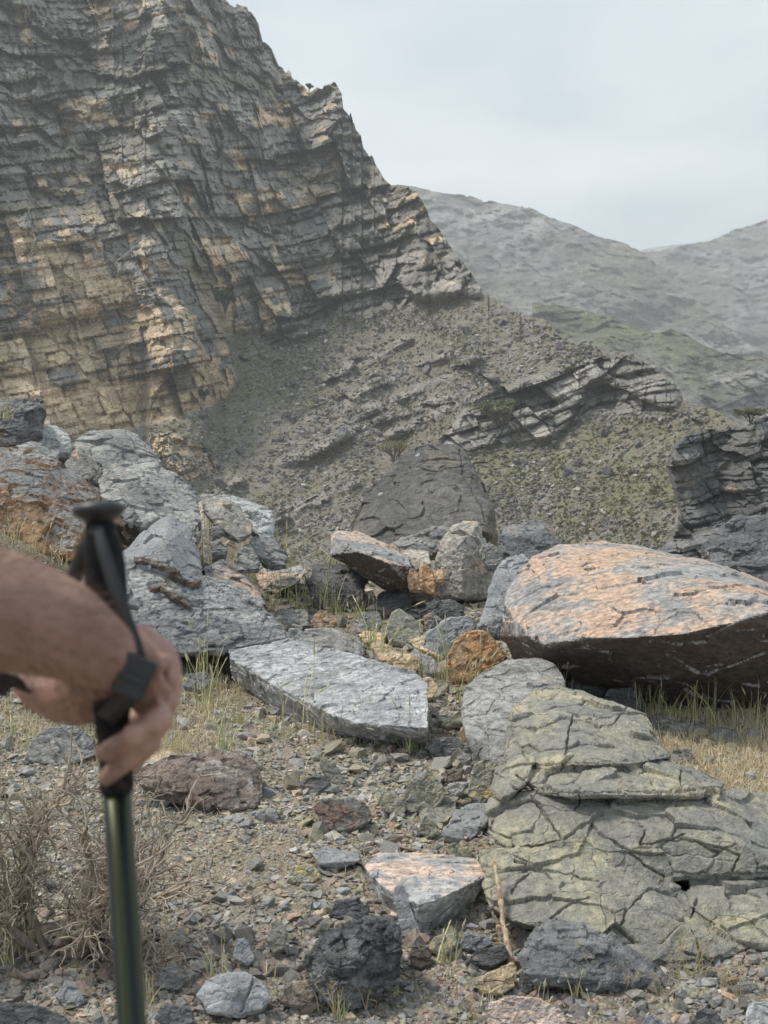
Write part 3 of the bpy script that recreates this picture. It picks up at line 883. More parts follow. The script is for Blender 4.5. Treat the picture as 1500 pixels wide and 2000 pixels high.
for pl in ([(262, 1092), (290, 1096), (320, 1108), (352, 1124), (372, 1142), (392, 1138)], [(290, 1150), (312, 1148), (330, 1162), (352, 1172), (372, 1184)]):
    pts = []
    hl = []
    for i in range(len(pl) - 1):
        (a, b), (c_, d_) = pl[i], pl[i + 1]
        w = 4 + 5 * ((i * 7) % 3) / 2
        z1_, z2_ = min(surf_of(o_, a, b) for o_ in PIT2), min(surf_of(o_, c_, d_) for o_ in PIT2)
        hl.append([(a, b - w, z1_ + .02), (c_, d_ - w, z2_ + .02), (a, b + w, z1_), (c_, d_ + w, z2_), ((a + c_) / 2, (b + d_) / 2, (z1_ + z2_) / 2 - .05)])
    rock('iron_nodule', 'rusty brown nodule seam ' + ('along the upper edge' if pl[0][1] < 1100 else 'low on the face') + ' of the grey pitted boulder behind the hand', hl, 'brown', r=0.0, T=.3, snap=False, unit=7.3, vox=1.8, big=14, amp=1.2, cat='rock nodule')
rock('boulder', 'grey boulder with a broken orange face at the left edge above the forearm',
     [(-70, 885, 1.2), (0, 874, 1.3), (58, 876, 1.3), (110, 900, 1.1), (150, 922, 1.1), (198, 978, .8), (160, 1010, .5), (148, 1060, .1), (140, 1085, 0), (60, 1075, 0), (-70, 1060, 0), (-70, 950, .25), (50, 955, .3), (80, 935, .45)],
     'leftor', r=8.3, T=1.2, big=70, lay=.25, dip=(-.3, .3), crev=.05)
rock('boulder', 'dark square block at the top left of the boulder pile', [(-80, 790, .4), (0, 783, .45), (60, 780, .5), (80, 784, .5), (85, 812, .3), (80, 848, .1), (40, 868, 0), (-80, 875, 0), (-80, 810, .1), (70, 800, .15)],
     'dark', r=10.6, T=1.0, big=45, lay=1.0)
rock('boulder', 'pale whitish rock beside the dark square block, top of the left pile', [(30, 862, .1), (45, 850, .2), (80, 842, .3), (90, 830, .4), (112, 832, .5), (132, 848, .3), (140, 862, .15), (135, 885, 0), (90, 890, 0), (50, 878, 0)],
     'pale', r=10.3, T=.5, big=30)
rock('boulder', 'rounded grey boulder on top of the left pile against the cliff', [(132, 880, .3), (150, 855, .6), (175, 842, .8), (245, 838, .9), (270, 848, .9), (295, 872, .8), (312, 905, .6), (300, 930, .3), (200, 945, 0), (150, 930, 0), (200, 880, .3)],
     'gray', r=10.2, T=1.1, big=55, amp=.8)
rock('boulder', 'long grey boulder sloping down to the right in the middle of the left pile',
     [[(192, 935, .9), (215, 905, 1.2), (300, 905, 1.3), (345, 925, 1.2), (365, 950, 1.1), (395, 975, 1.0), (392, 1020, .5), (385, 1060, .2), (350, 1040, .2), (290, 1010, .2), (230, 990, .2), (195, 970, .4), (280, 950, .7)],
      [(215, 965, .4), (235, 955, .5), (300, 985, .4), (310, 1010, .1), (280, 1030, 0), (225, 1000, .1)]],
     'gray', r=8.6, T=1.0, vox=2.4, big=50, lay=.4, dip=(-.4, .1))
rock('rock', 'tan-grey wedge stone between two grey boulders, upper left pile', [(125, 905, .1), (155, 872, .3), (195, 915, .2), (172, 935, 0), (140, 930, 0)], 'tangray', r=9.4, T=.4, big=30)
rock('rock', 'flat dark sliver of rock under the pale whitish rock', [(28, 872, .2), (60, 862, .3), (120, 880, .3), (108, 893, 0), (60, 886, 0)], 'gray', r=9.5, T=.4, big=25)
rock('boulder', 'tan-grey tilted slab resting against the layered block, centre left', [(385, 968, .4), (395, 964, .5), (430, 966, .5), (470, 990, .5), (494, 1025, .3), (490, 1042, .1), (465, 1055, 0), (430, 1035, .1), (400, 1000, .2), (440, 1000, .2)],
     'tangray', r=9.2, T=.25, big=40, amp=.7)
rock('boulder', 'light grey layered block with split top beds, right end of the left pile', [(430, 968, .9), (470, 975, .9), (505, 988, .8), (533, 1000, .5), (535, 1012, .3), (532, 1050, .1), (505, 1045, 0), (480, 1030, .1), (490, 1000, .3)],
     'pale', r=9.6, T=.5, big=30, lay=2, dip=(-.3, 0))
rock('rock', 'grey wedge rock with a fallen slanting slab at the foot of the layered block', [(488, 1060, .1), (498, 1048, .4), (530, 1050, .4), (560, 1085, .2), (560, 1102, 0), (520, 1105, 0), (500, 1085, 0)], 'gray', r=9.3, T=.4, big=30)
rock('rock', 'striped grey stone half buried in dry grass below the layered block', [(458, 1100, .1), (470, 1070, .3), (488, 1062, .4), (508, 1090, .2), (505, 1110, 0), (470, 1112, 0)], 'gray', r=8.9, T=.3, big=25, lay=1.5)
rock('dead_root', 'pale weathered upright root between the grey boulders, left of centre', [[(389, 985, .1), (394, 978, .1), (398, 1010, 0), (402, 1040, 0), (396, 1042, 0)], [(396, 1035, 0), (403, 1030, 0), (412, 1070, 0), (414, 1100, 0), (398, 1100, 0)]],
     'tube', r=8.4, T=.06, vox=1.6, big=16, amp=.8, cat='dead wood')
for n_, lab, o_, mt_, r_ in [
    ('tan block stone wedged beside the pole cap', '', [(236, 1042), (246, 1022), (282, 1010), (292, 1024), (270, 1046), (250, 1055)], 'tangray', 8.2),
    ('small grey stone above the tan block stone near the pole cap', '', [(240, 1015), (262, 998), (272, 1008), (255, 1024)], 'gray', 8.3),
    ('small brown stone under the tilted tan-grey slab', '', [(408, 1032), (430, 1026), (436, 1045), (415, 1052)], 'gray', 8.9),
    ('grey cobble under the tilted tan-grey slab', '', [(410, 1062), (425, 1052), (445, 1068), (440, 1085), (415, 1082)], 'gray', 8.6),
    ('small blue-grey stone on the orange broken face at the left', '', [(42, 1025), (62, 1012), (92, 1028), (80, 1042), (50, 1040)], 'blue', 8.1),
    ('little grey stone left of the pole cap', '', [(128, 1040), (140, 1028), (156, 1040), (145, 1052)], 'blue', 8.1)]:
    rock('rock', n_, o_, mt_, r=r_, T=.2, big=22, vox=2.2, cat='rock')
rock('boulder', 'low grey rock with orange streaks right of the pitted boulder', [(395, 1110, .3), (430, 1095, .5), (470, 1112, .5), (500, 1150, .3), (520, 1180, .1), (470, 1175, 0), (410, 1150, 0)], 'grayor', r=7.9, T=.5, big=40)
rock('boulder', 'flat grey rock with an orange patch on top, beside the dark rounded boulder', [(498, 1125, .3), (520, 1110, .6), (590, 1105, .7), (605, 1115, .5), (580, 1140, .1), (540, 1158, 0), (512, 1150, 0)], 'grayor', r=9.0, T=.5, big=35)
rock('boulder', 'dark grey rounded boulder under the orange-topped slab', [(600, 1135, .2), (615, 1103, .5), (660, 1100, .5), (700, 1105, .5), (716, 1135, .2), (710, 1172, 0), (680, 1192, 0), (630, 1190, 0), (605, 1165, .1), (655, 1140, .1)], 'dark', T=.6, r=8.7, big=40)
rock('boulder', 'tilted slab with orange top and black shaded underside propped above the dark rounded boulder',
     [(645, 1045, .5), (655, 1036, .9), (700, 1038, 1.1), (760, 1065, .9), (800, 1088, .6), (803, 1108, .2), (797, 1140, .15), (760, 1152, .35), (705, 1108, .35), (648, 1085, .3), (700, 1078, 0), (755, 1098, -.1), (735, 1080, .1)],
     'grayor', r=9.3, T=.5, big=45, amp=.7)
rock('boulder', 'upright rough grey block with tan right side, behind the rubble in the centre', [(850, 1090, .1), (858, 1060, .2), (890, 1022, .35), (905, 1018, .4), (938, 1020, .4), (945, 1060, .3), (962, 1110, .2), (962, 1160, .1), (880, 1172, 0), (851, 1165, 0), (905, 1060, .1), (900, 1160, -.1)],
     'tangray', r=9.4, T=.5, big=45, amp=.8)
rock('boulder', 'huge pointed grey boulder standing on the slope behind the rubble',
     [(676, 1045, 1.5), (700, 1000, 1.5), (712, 975, 1.7), (760, 912, 2.4), (800, 880, 2.8), (830, 868, 3.0), (888, 868, 3.0), (905, 878, 2.9), (918, 915, 2.2), (945, 960, 1.5), (965, 990, 1.0), (972, 1040, .8), (975, 1090, .4), (930, 1075, 0), (800, 1080, 0), (690, 1075, .6), (860, 960, 1.2), (955, 1000, .6), (945, 1060, .2)],
     'far', r=15.5, T=3.0, big=70, amp=.62, crev=0, vox=2.4, cracks=[[(898, 880), (905, 930), (940, 985), (955, 1050)]], cw=2, cd=4)
rock('boulder', 'dark grey slab leaning in front of the huge pointed boulder', [(764, 1062, .2), (790, 1050, .4), (840, 1035, .5), (868, 1023, .5), (880, 1030, .4), (870, 1060, .1), (845, 1082, 0), (800, 1085, 0), (775, 1075, .1)], 'gray', r=11.4, T=.3, big=40)
rock('boulder', 'dark angular boulder behind the huge orange-topped boulder', [(975, 1045, .2), (985, 1030, .5), (1040, 1015, .7), (1075, 1025, .6), (1100, 1055, .4), (1090, 1095, .1), (1020, 1100, 0), (978, 1080, 0), (1030, 1050, .2)], 'dark', r=11.6, T=.7, big=40)
rock('boulder', 'grey leaning slab against the left end of the huge orange-topped boulder', [(935, 1225, 0), (962, 1120, .5), (990, 1090, .7), (1020, 1082, .8), (1035, 1095, .7), (1000, 1140, .4), (985, 1200, .1), (975, 1240, 0)], 'blue', r=8.7, T=.3, big=50, amp=.6)
rock('rock', 'small square dark rock right of the upright rough block', [(940, 1065), (950, 1060), (978, 1072), (985, 1095), (972, 1115), (945, 1100)], 'gray', r=10, T=.3, big=25)
rock('rock', 'orange-brown stone wedged between slabs in the centre', [(815, 1120), (826, 1098), (840, 1108), (850, 1130), (848, 1158), (825, 1145)], 'orange', r=9.2, T=.25, big=22, amp=.8)
rock('rock', 'small brown stone left of the orange-brown wedged stone', [(795, 1125), (802, 1108), (818, 1118), (822, 1150), (800, 1150)], 'leftor', r=9.3, T=.25, big=22)
rock('rock', 'tan-topped dark slab above the orange-brown wedged stone', [(785, 1078, .3), (810, 1073, .4), (838, 1080, .3), (842, 1100, .1), (810, 1110, 0), (795, 1095, .1)], 'tangray', r=9.9, T=.3, big=30)
rock('rock', 'rounded brown stone at the foot of the upright rough block', [(800, 1165), (815, 1153), (845, 1156), (855, 1172), (835, 1182), (805, 1178)], 'brown', r=8.9, T=.25, big=25)
rock('rock', 'dark low rock in front of the upright rough block', [(820, 1195), (850, 1172), (880, 1170), (910, 1185), (905, 1212), (860, 1218), (825, 1215)], 'dark', r=8.5, T=.35, big=30)
rock('rock', 'dark rubble rock under the black shaded underside', [(715, 1190, 0), (745, 1165, .2), (790, 1140, .4), (810, 1150, .3), (800, 1190, 0), (750, 1205, 0)], 'dark', r=9.2, T=.4, big=25)
rock('rock', 'tan pyramid-shaped stone in the rubble', [(752, 1230), (765, 1195), (780, 1187), (830, 1225), (820, 1245), (790, 1258), (760, 1250)], 'olive', r=8.3, T=.35, big=35, amp=.7)
rock('rock', 'pinkish grey stone beside the tan pyramid-shaped stone', [(826, 1205), (845, 1196), (868, 1215), (865, 1232), (835, 1228)], 'redgray', r=8.4, T=.2, big=22)
rock('rock', 'bright tan plate on the rubble', [(800, 1250, .15), (828, 1240, .3), (868, 1270, .15), (866, 1286, 0), (835, 1272, 0), (805, 1262, .05)], 'tan', r=7.9, T=.12, big=25, amp=.6)
rock('rock', 'bright tan plate left of the dark flat stone', [(722, 1258, .15), (740, 1250, .3), (775, 1272, .15), (782, 1290, 0), (745, 1290, 0)], 'tan', r=7.8, T=.12, big=25, amp=.6)
rock('rock', 'crumbly tan lump beside the long blue-grey slab', [(755, 1290), (775, 1276), (810, 1280), (822, 1300), (800, 1318), (765, 1308)], 'tan', r=7.4, T=.3, big=22)
rock('rock', 'dark blue flat stone between the tan plates', [(795, 1285, .1), (810, 1268, .3), (850, 1290, .2), (862, 1312, 0), (830, 1318, 0)], 'blue', r=7.5, T=.2, big=25)
rock('boulder', 'orange crumbly boulder in the centre of the rubble', [(868, 1305), (880, 1265), (902, 1234), (945, 1232), (965, 1245), (990, 1285), (975, 1300), (940, 1315), (915, 1330), (885, 1328), (925, 1270, .1)], 'orange', T=.4, r=7.25, big=34, amp=.9, crev=.05)
rock('boulder', 'blue-grey rock behind the orange crumbly boulder', [(820, 1262), (835, 1235), (880, 1205), (915, 1200), (930, 1225), (900, 1260), (860, 1285)], 'blue', r=8.0, T=.4, big=35)
rock('boulder', 'grey rounded boulder between the long slab and the olive outcrop', [(900, 1400, .3), (905, 1350, .5), (935, 1318, .8), (990, 1290, 1.0), (1050, 1286, 1.0), (1090, 1298, .9), (1105, 1330, .6), (1080, 1420, .2), (980, 1490, -.1), (960, 1500, -.2), (910, 1440, 0), (1000, 1360, .4)], 'gray', r=5.9, T=.6, big=60, amp=.7)
rock('rock', 'flat dark grey rock behind the long blue-grey slab', [(585, 1250, .2), (600, 1232, .5), (650, 1228, .6), (700, 1245, .4), (715, 1275, .2), (700, 1290, 0), (640, 1285, 0)], 'gray', r=8.0, T=.4, big=35)
rock('rock', 'brown and orange stone behind the flat dark grey rock', [(605, 1215), (625, 1188), (645, 1195), (662, 1210), (650, 1228), (612, 1228)], 'leftor', r=8.6, T=.25, big=25)
rock('rock', 'flat grey stone in the grass left of the brown and orange stone', [(535, 1205, .1), (550, 1190, .3), (600, 1192, .3), (605, 1220, 0), (550, 1225, 0)], 'gray', r=8.9, T=.3, big=25)
rock('rock', 'tan flat stone behind the long slab', [(700, 1240, .1), (715, 1232, .2), (755, 1238, .2), (750, 1255, 0), (715, 1255, 0)], 'tan', r=8.2, T=.2, big=22)
rock('rock', 'orange-topped stone beside the grey rounded boulder', [(895, 1430), (910, 1410), (930, 1400), (955, 1408), (965, 1430), (945, 1455), (910, 1450)], 'leftor', r=5.8, T=.18, big=28)
rock('rock', 'olive stone below the orange crumbly boulder', [(850, 1400), (870, 1388), (900, 1392), (905, 1412), (870, 1420)], 'olive', r=6.2, T=.2, big=25)
rock('rock', 'dark angular rock at the right end of the long slab', [(832, 1460), (848, 1442), (890, 1440), (918, 1455), (905, 1478), (860, 1482)], 'dark', r=5.5, T=.2, big=28)
rock('rock', 'dark angular rock touching the olive outcrop', [(895, 1482), (910, 1458), (935, 1452), (950, 1475), (935, 1492)], 'gray', r=5.4, T=.18, big=28)
rock('boulder', 'dark layered boulder at the right edge behind the huge orange-topped boulder', [(1370, 1070, .6), (1395, 1035, .9), (1440, 1012, 1.2), (1500, 1005, 1.3), (1620, 1000, 1.2), (1620, 1150, 0), (1500, 1150, 0), (1400, 1110, .2), (1450, 1060, .5)], 'dark', r=12, T=1.4, big=60, lay=1.2, dip=(.25, .1))
# --- rocks on the gravel in front
rock('boulder', 'lumpy red-brown boulder on the gravel right of the hiking pole', [(268, 1530, 0), (272, 1500, .1), (300, 1490, .2), (350, 1478, .3), (370, 1468, .35), (420, 1490, .3), (440, 1468, .35), (475, 1468, .35), (505, 1495, .25), (516, 1530, .15), (500, 1575, 0), (440, 1580, -.05), (350, 1565, 0), (300, 1555, 0), (420, 1520, .05)], 'brown', r=4.75, T=.25, big=40, amp=1.25)
rock('boulder', 'flat grey rock in dry grass behind the dead bush', [(48, 1480), (65, 1440), (95, 1420), (150, 1418), (185, 1445), (188, 1475), (130, 1492), (80, 1490)], 'gray', T=.4, big=50, amp=.6)
rock('boulder', 'thick flat-topped slab with a dark rough side, foreground centre',
     [(708, 1690, .42), (735, 1668, .62), (765, 1663, .68), (860, 1668, .66), (925, 1676, .6), (946, 1692, .45), (948, 1712, .3), (900, 1735, .15), (850, 1758, .05), (818, 1766, .02), (720, 1705, .35), (745, 1730, .2), (812, 1835, .08), (850, 1820, .12), (920, 1785, .25), (935, 1760, .35), (740, 1760, .3)],
     'slabtop', r=3.6, T=.05, vox=2.4, big=55, amp=.5, shrink=.95)
rock('rock', 'narrow upright shard leaning on the thick flat-topped slab', [(768, 1735), (772, 1728), (788, 1726), (800, 1760), (822, 1822), (800, 1832), (785, 1828), (776, 1790)], 'blue', r=3.5, T=.05, big=35, amp=.5)
rock('boulder', 'rough black lumpy boulder in the foreground', [(595, 1880), (615, 1840), (650, 1812), (700, 1795), (750, 1790), (780, 1812), (786, 1850), (780, 1900), (740, 1945), (690, 1965), (640, 1955), (605, 1925), (690, 1870, 0)], 'blacklump', T=.22, r=3.12, big=32, amp=1.7)
rock('boulder', 'blue-grey stone with a dark crack across it at the bottom', [(380, 1945), (400, 1915), (430, 1902), (480, 1898), (515, 1920), (530, 1950), (510, 1970), (470, 1982), (410, 1975), (450, 1935, .02)], 'blue', T=.15, r=3.05, big=50, amp=.55, cracks=[[(496, 1900), (490, 1930), (478, 1955), (470, 1978)]], cd=8)
for lab, o_, mt_, r_ in [
    ('yellow-tan pyramid stone at the foot of the dry stick', [(925, 1925), (950, 1900), (1000, 1880), (1010, 1890), (1005, 1925), (980, 1942), (940, 1935)], 'tan', 3.15),
    ('grey and pinkish flat-topped rock at the bottom edge', [(950, 1985), (955, 1958), (1000, 1945), (1050, 1950), (1100, 1975), (1110, 2030), (960, 2040)], 'slabtop', 2.95),
    ('grey rock cut by the bottom left corner', [(-60, 1980), (-20, 1955), (60, 1960), (130, 1985), (150, 2020), (100, 2060), (-60, 2060)], 'dark', 2.85),
    ('olive rounded stone among the rubble left of the outcrop', [(785, 1560), (800, 1525), (840, 1510), (862, 1528), (872, 1550), (850, 1580), (800, 1590)], 'olive', 4.7),
    ('yellow-stained olive plate among the rubble', [(818, 1590, .1), (840, 1556, .25), (896, 1556, .25), (888, 1590, .1), (860, 1612, 0), (825, 1610, 0)], 'olive', 4.5),
    ('smooth blue-grey flat slab leaning on the outcrop edge', [(860, 1630, 0), (890, 1585, .2), (915, 1570, .28), (962, 1568, .3), (955, 1600, .15), (920, 1640, 0), (880, 1645, 0)], 'blue', 4.35),
    ('olive striped oblong stone on the rubble', [(728, 1545), (745, 1538), (785, 1560), (798, 1580), (780, 1595), (745, 1580)], 'olive', 4.6),
    ('pale grey flat stone behind the olive striped stone', [(694, 1548, .1), (705, 1537, .2), (745, 1540, .2), (740, 1562, 0), (705, 1565, 0)], 'pale', 4.75),
    ('red-sided grey rock in the middle of the gravel', [(610, 1575), (625, 1562), (690, 1558), (720, 1578), (728, 1600), (700, 1615), (650, 1625), (622, 1600)], 'redgray', 4.45),
    ('ochre-stained plate leaning on a dark stone in the gravel', [(622, 1490), (632, 1478), (655, 1488), (675, 1528), (668, 1538), (645, 1530)], 'olive', 5.0),
    ('dark stone under the ochre-stained plate', [(585, 1535), (600, 1518), (635, 1515), (650, 1535), (635, 1550), (600, 1550)], 'dark', 4.95),
    ('olive chunk at the left foot of the olive outcrop', [(910, 1550), (925, 1495), (955, 1480), (985, 1510), (975, 1555), (940, 1570)], 'olive', 4.6),
    ('reddish dark stone above the olive rounded stone', [(855, 1520), (870, 1505), (905, 1502), (900, 1522), (870, 1528)], 'brown', 4.95),
    ('grey angular stone between the olive stones', [(870, 1540), (885, 1525), (915, 1528), (918, 1548), (885, 1552)], 'gray', 4.8),
    ('small olive pyramid stone in front of the yellow-stained plate', [(812, 1625), (830, 1590), (852, 1608), (858, 1628), (835, 1635)], 'olive', 4.35),
    ('flat olive wedge stone above the thick slab', [(862, 1655), (890, 1645), (925, 1668), (920, 1676), (880, 1670)], 'olive', 4.1),
    ('pale blue flat stone left of the thick slab', [(606, 1665, .1), (640, 1655, .2), (700, 1668, .15), (705, 1680, 0), (650, 1700, 0), (625, 1685, 0)], 'blue', 4.0),
    ('upright greenish stone in the gravel', [(522, 1845), (530, 1800), (548, 1795), (560, 1820), (556, 1850), (535, 1862)], 'olive', 3.42),
    ('pointed blue-grey stone left of the upright greenish stone', [(455, 1870), (462, 1835), (478, 1830), (498, 1870), (485, 1885)], 'blue', 3.35),
    ('dark blue stone half hidden at the foot of the dead bush', [(105, 1945), (130, 1915), (150, 1918), (165, 1950), (140, 1968)], 'blue', 3.15),
    ('pinkish stone beside the dead bush roots', [(115, 1925), (120, 1892), (150, 1892), (165, 1920), (140, 1930)], 'redgray', 3.25),
    ('rounded brown stone left of the dry stick', [(800, 1880), (805, 1840), (820, 1825), (838, 1850), (845, 1882), (820, 1890)], 'brown', 3.4),
    ('grey-olive flat stone behind the dry stick foot', [(835, 1852), (850, 1828), (890, 1822), (898, 1850), (870, 1862)], 'olive', 3.45),
    ('light grey pointed stone left of the dry stick', [(895, 1848), (910, 1820), (955, 1830), (962, 1845), (930, 1856)], 'blue', 3.5),
    ('dark layered stone behind the yellow-tan pyramid stone', [(908, 1880), (930, 1855), (985, 1845), (995, 1870), (960, 1888)], 'dark', 3.35),
    ('blue-grey stone in front of the outcrop crack', [(985, 1790), (1000, 1770), (1050, 1768), (1060, 1795), (1030, 1812), (1000, 1810)], 'blue', 3.6),
    ('round-edged dark stone at the right of the dry stick base', [(1010, 1925), (1020, 1895), (1040, 1900), (1045, 1930), (1025, 1940)], 'dark', 3.18),
    ('white and maroon rock at the bottom right corner', [(1455, 1990), (1462, 1960), (1500, 1955), (1560, 1980), (1560, 2030), (1470, 2040)], 'pale', 2.98),
    ('dark sharp stone left of the white and maroon corner rock', [(1340, 2000), (1370, 1968), (1400, 1975), (1420, 2010), (1380, 2030)], 'dark', 2.95),
    ('small grey pyramid stone at the bottom edge', [(1250, 2000), (1268, 1976), (1290, 1992), (1300, 2020), (1260, 2030)], 'blue', 2.95),
    ('rounded grey stone at the foot of the olive outcrop', [(1355, 1925), (1370, 1908), (1405, 1912), (1412, 1935), (1380, 1942)], 'gray', 3.15),
    ('olive-grey flat stone at the foot of the olive outcrop', [(1310, 1940), (1330, 1922), (1365, 1930), (1370, 1945), (1335, 1952)], 'olive', 3.12),
    ('grey stone right of the round-edged stone at the outcrop foot', [(1430, 1935), (1440, 1918), (1480, 1922), (1485, 1945), (1450, 1950)], 'gray', 3.12),
    ('low grey rock in the straw below the overhanging boulder', [(1170, 1400), (1190, 1380), (1240, 1385), (1265, 1405), (1230, 1425), (1185, 1420)], 'gray', 5.95),
    ('long low grey rock in straw beneath the overhanging boulder', [(1260, 1410, .1), (1280, 1395, .3), (1350, 1400, .3), (1390, 1420, .1), (1330, 1435, 0), (1280, 1430, 0)], 'gray', 5.9),
    ('grey rock peeping out behind the top of the olive outcrop', [(1100, 1365), (1115, 1328), (1150, 1322), (1185, 1345), (1170, 1380)], 'gray', 5.9),
    ('dark rounded rock right of the outcrop top', [(1170, 1370), (1190, 1345), (1235, 1342), (1258, 1372), (1230, 1400)], 'dark', 5.7),
    ('pale low rock at the right edge of the straw', [(1385, 1440), (1400, 1420), (1440, 1425), (1450, 1445), (1415, 1450)], 'gray', 5.75),
    ('grey stone in the straw at right', [(1300, 1480), (1315, 1462), (1345, 1462), (1355, 1482), (1325, 1492)], 'gray', 5.35),
    ('grey cobble beside the dark square block on the left pile', [(170, 975), (185, 950), (200, 962), (195, 985)], 'gray', 8.9),
    ('pinkish flat rock behind the hand and pole', [(262, 1498, 0), (275, 1478, .2), (330, 1465, .3), (350, 1475, .2), (330, 1500, 0)], 'slabtop', 5.1),
    ('dark stone at the left end of the long slab', [(358, 1340), (370, 1318), (400, 1312), (412, 1330), (395, 1350)], 'dark', 7.0),
    ('grey stone beside the pole in the gravel', [(285, 1570), (300, 1550), (330, 1548), (338, 1565), (310, 1582)], 'gray', 4.65),
    ('grey stone right of the red-brown boulder', [(492, 1590), (515, 1575), (540, 1580), (545, 1598), (515, 1605)], 'gray', 4.6)]:
    rock('rock', lab, o_, mt_, r=r_, big=30, vox=2.3, amp=.8, cat='rock', T=.55 * (max(p[0] for p in o_) - min(p[0] for p in o_)) * r_ / FPX)

# two white paint spots on the pointed boulder
big_b = next(o for o in ROCKS if o['label'].startswith('huge pointed'))
bv = np.empty(len(big_b.data.vertices) * 3, np.float32); big_b.data.vertices.foreach_get('co', bv); bv = bv.reshape(-1, 3) + np.array(big_b.location)
bu, bvv = project(bv)
M_WHITE = NT('white_paint').fin((.78, .78, .76), .6)
for a, b in ((815, 886), (743, 962)):
    k_ = np.nonzero((bu - a) ** 2 + (bvv - b) ** 2 < 25)[0]
    k_ = k_[np.argmin(bv[k_, 1])]
    bm = bmesh.new(); s_ = 15.5 / FPX
    bmesh.ops.create_icosphere(bm, subdivisions=3, radius=1.0)
    for v_ in bm.verts:
        v_.co = Vector((v_.co.x * 4.5 * s_ + v_.co.z * 2 * s_, v_.co.y * 1.6 * s_, v_.co.z * 5.5 * s_)) * (1 + .25 * math.sin(v_.co.x * 7 + v_.co.z * 5))
    me = bpy.data.meshes.new('paint_mark'); bm.to_mesh(me); bm.free(); me.materials.append(M_WHITE)
    link('paint_mark', me, loc=tuple(bv[k_] - np.array(big_b.location)), parent=big_b)

for lab, o_, mt_, r_ in [
    ('tan block between the tan pyramid stone and the orange boulder', [(845, 1255), (850, 1236), (878, 1232), (895, 1250), (885, 1268), (856, 1270)], 'tan', 7.8),
    ('bright orange chip under the dark leaning slab', [(845, 1125), (852, 1108), (866, 1112), (868, 1134), (852, 1138)], 'orange', 9.3),
    ('tan angular block in the grass above the long slab', [(640, 1262), (648, 1240), (682, 1236), (698, 1254), (688, 1272), (655, 1276)], 'tangray', 7.9),
    ('grey cube-shaped stone left of the tan pyramid stone', [(700, 1222), (706, 1196), (738, 1192), (748, 1214), (738, 1232), (712, 1234)], 'gray', 8.5),
    ('dark cube-shaped stone right of the tan pyramid stone', [(838, 1232), (846, 1212), (872, 1210), (880, 1232), (860, 1246)], 'dark', 8.2),
    ('tan wedge stone below the bright tan plates', [(800, 1352), (812, 1326), (842, 1322), (858, 1344), (840, 1362)], 'tan', 7.0),
    ('grey angular stone in front of the orange boulder', [(905, 1362), (915, 1338), (950, 1334), (962, 1356), (945, 1372)], 'blue', 6.8),
    ('pale grey block beside the flat grey rock in the grass', [(560, 1250), (566, 1228), (590, 1226), (598, 1246), (585, 1258)], 'pale', 8.3),
    ('tan-grey block right of the low grey rock with orange streaks', [(520, 1232), (528, 1208), (552, 1206), (562, 1226), (548, 1240)], 'tangray', 8.3),
    ('dark angular block among the foreground gravel under the thick slab', [(640, 1790), (655, 1758), (700, 1752), (722, 1778), (700, 1800)], 'dark', 3.8),
    ('olive angular block left of the thick slab', [(560, 1718), (572, 1690), (612, 1688), (628, 1712), (600, 1730)], 'olive', 4.0),
    ('brown angular block beside the cracked blue-grey stone', [(545, 1955), (556, 1922), (600, 1915), (618, 1944), (590, 1966)], 'brown', 3.08),
    ('grey wedge stone between pole and cracked stone', [(305, 1925), (318, 1890), (358, 1886), (372, 1912), (345, 1935)], 'gray', 3.2),
    ('dark split stone at the bottom left of the cracked stone', [(300, 1990), (320, 1962), (372, 1966), (380, 1995), (340, 2010)], 'dark', 2.98)]:
    rock('rock', lab, o_, mt_, r=r_, big=26, vox=2.3, amp=.7, cat='rock', T=.55 * (max(p[0] for p in o_) - min(p[0] for p in o_)) * r_ / FPX)
# ------------------------------------------------------------------ loose stones
def stone_proto(i, flat, n=11):
    rg = np.random.default_rng(500 + i)
    p = rg.normal(size=(n, 3)); p /= np.linalg.norm(p, axis=1)[:, None]
    p *= rg.uniform(.75, 1.0, (n, 1))
    p *= np.array([1.0, rg.uniform(.6, .95), flat * rg.uniform(.8, 1.2)])
    bm = hull_mesh([p * .5])
    bmesh.ops.triangulate(bm, faces=bm.faces[:])
    bm.verts.ensure_lookup_table(); bm.verts.index_update()
    V = np.array([v.co[:] for v in bm.verts]); F = np.array([[v.index for v in f.verts] for f in bm.faces])
    bm.free()
    return V, F

def rotz(a):
    c, s = np.cos(a), np.sin(a); z = np.zeros_like(a); o = z + 1
    return np.stack([np.stack([c, -s, z], -1), np.stack([s, c, z], -1), np.stack([z, z, o], -1)], -2)
def rotx(a):
    c, s = np.cos(a), np.sin(a); z = np.zeros_like(a); o = z + 1
    return np.stack([np.stack([o, z, z], -1), np.stack([z, c, -s], -1), np.stack([z, s, c], -1)], -2)

def scatter_mesh(name, protos, pos, size, tint, seed, tilt=.5, mat=None):
    rg = np.random.default_rng(seed)
    n = len(pos)
    which = rg.integers(0, len(protos), n)
    M = rotz(rg.uniform(0, 6.28, n)) @ rotx(rg.normal(0, tilt, n)) @ rotz(rg.uniform(0, 6.28, n))
    VV, FF, TT, off = [], [], [], 0
    for k, (V, F) in enumerate(protos):
        ix = np.nonzero(which == k)[0]
        if not len(ix):
            continue
        W = np.einsum('nij,vj->nvi', M[ix], V) * size[ix, None, None] + pos[ix, None, :]
        VV.append(W.reshape(-1, 3))
        FF.append((F[None] + off + (np.arange(len(ix)) * len(V))[:, None, None]).reshape(-1, 3))
        TT.append(np.repeat(tint[ix], len(V), 0))
        off += len(ix) * len(V)
    return mesh_np(name, np.concatenate(VV), tris=np.concatenate(FF), attrs={'tint': np.concatenate(TT)}, mat=mat, smooth=False)

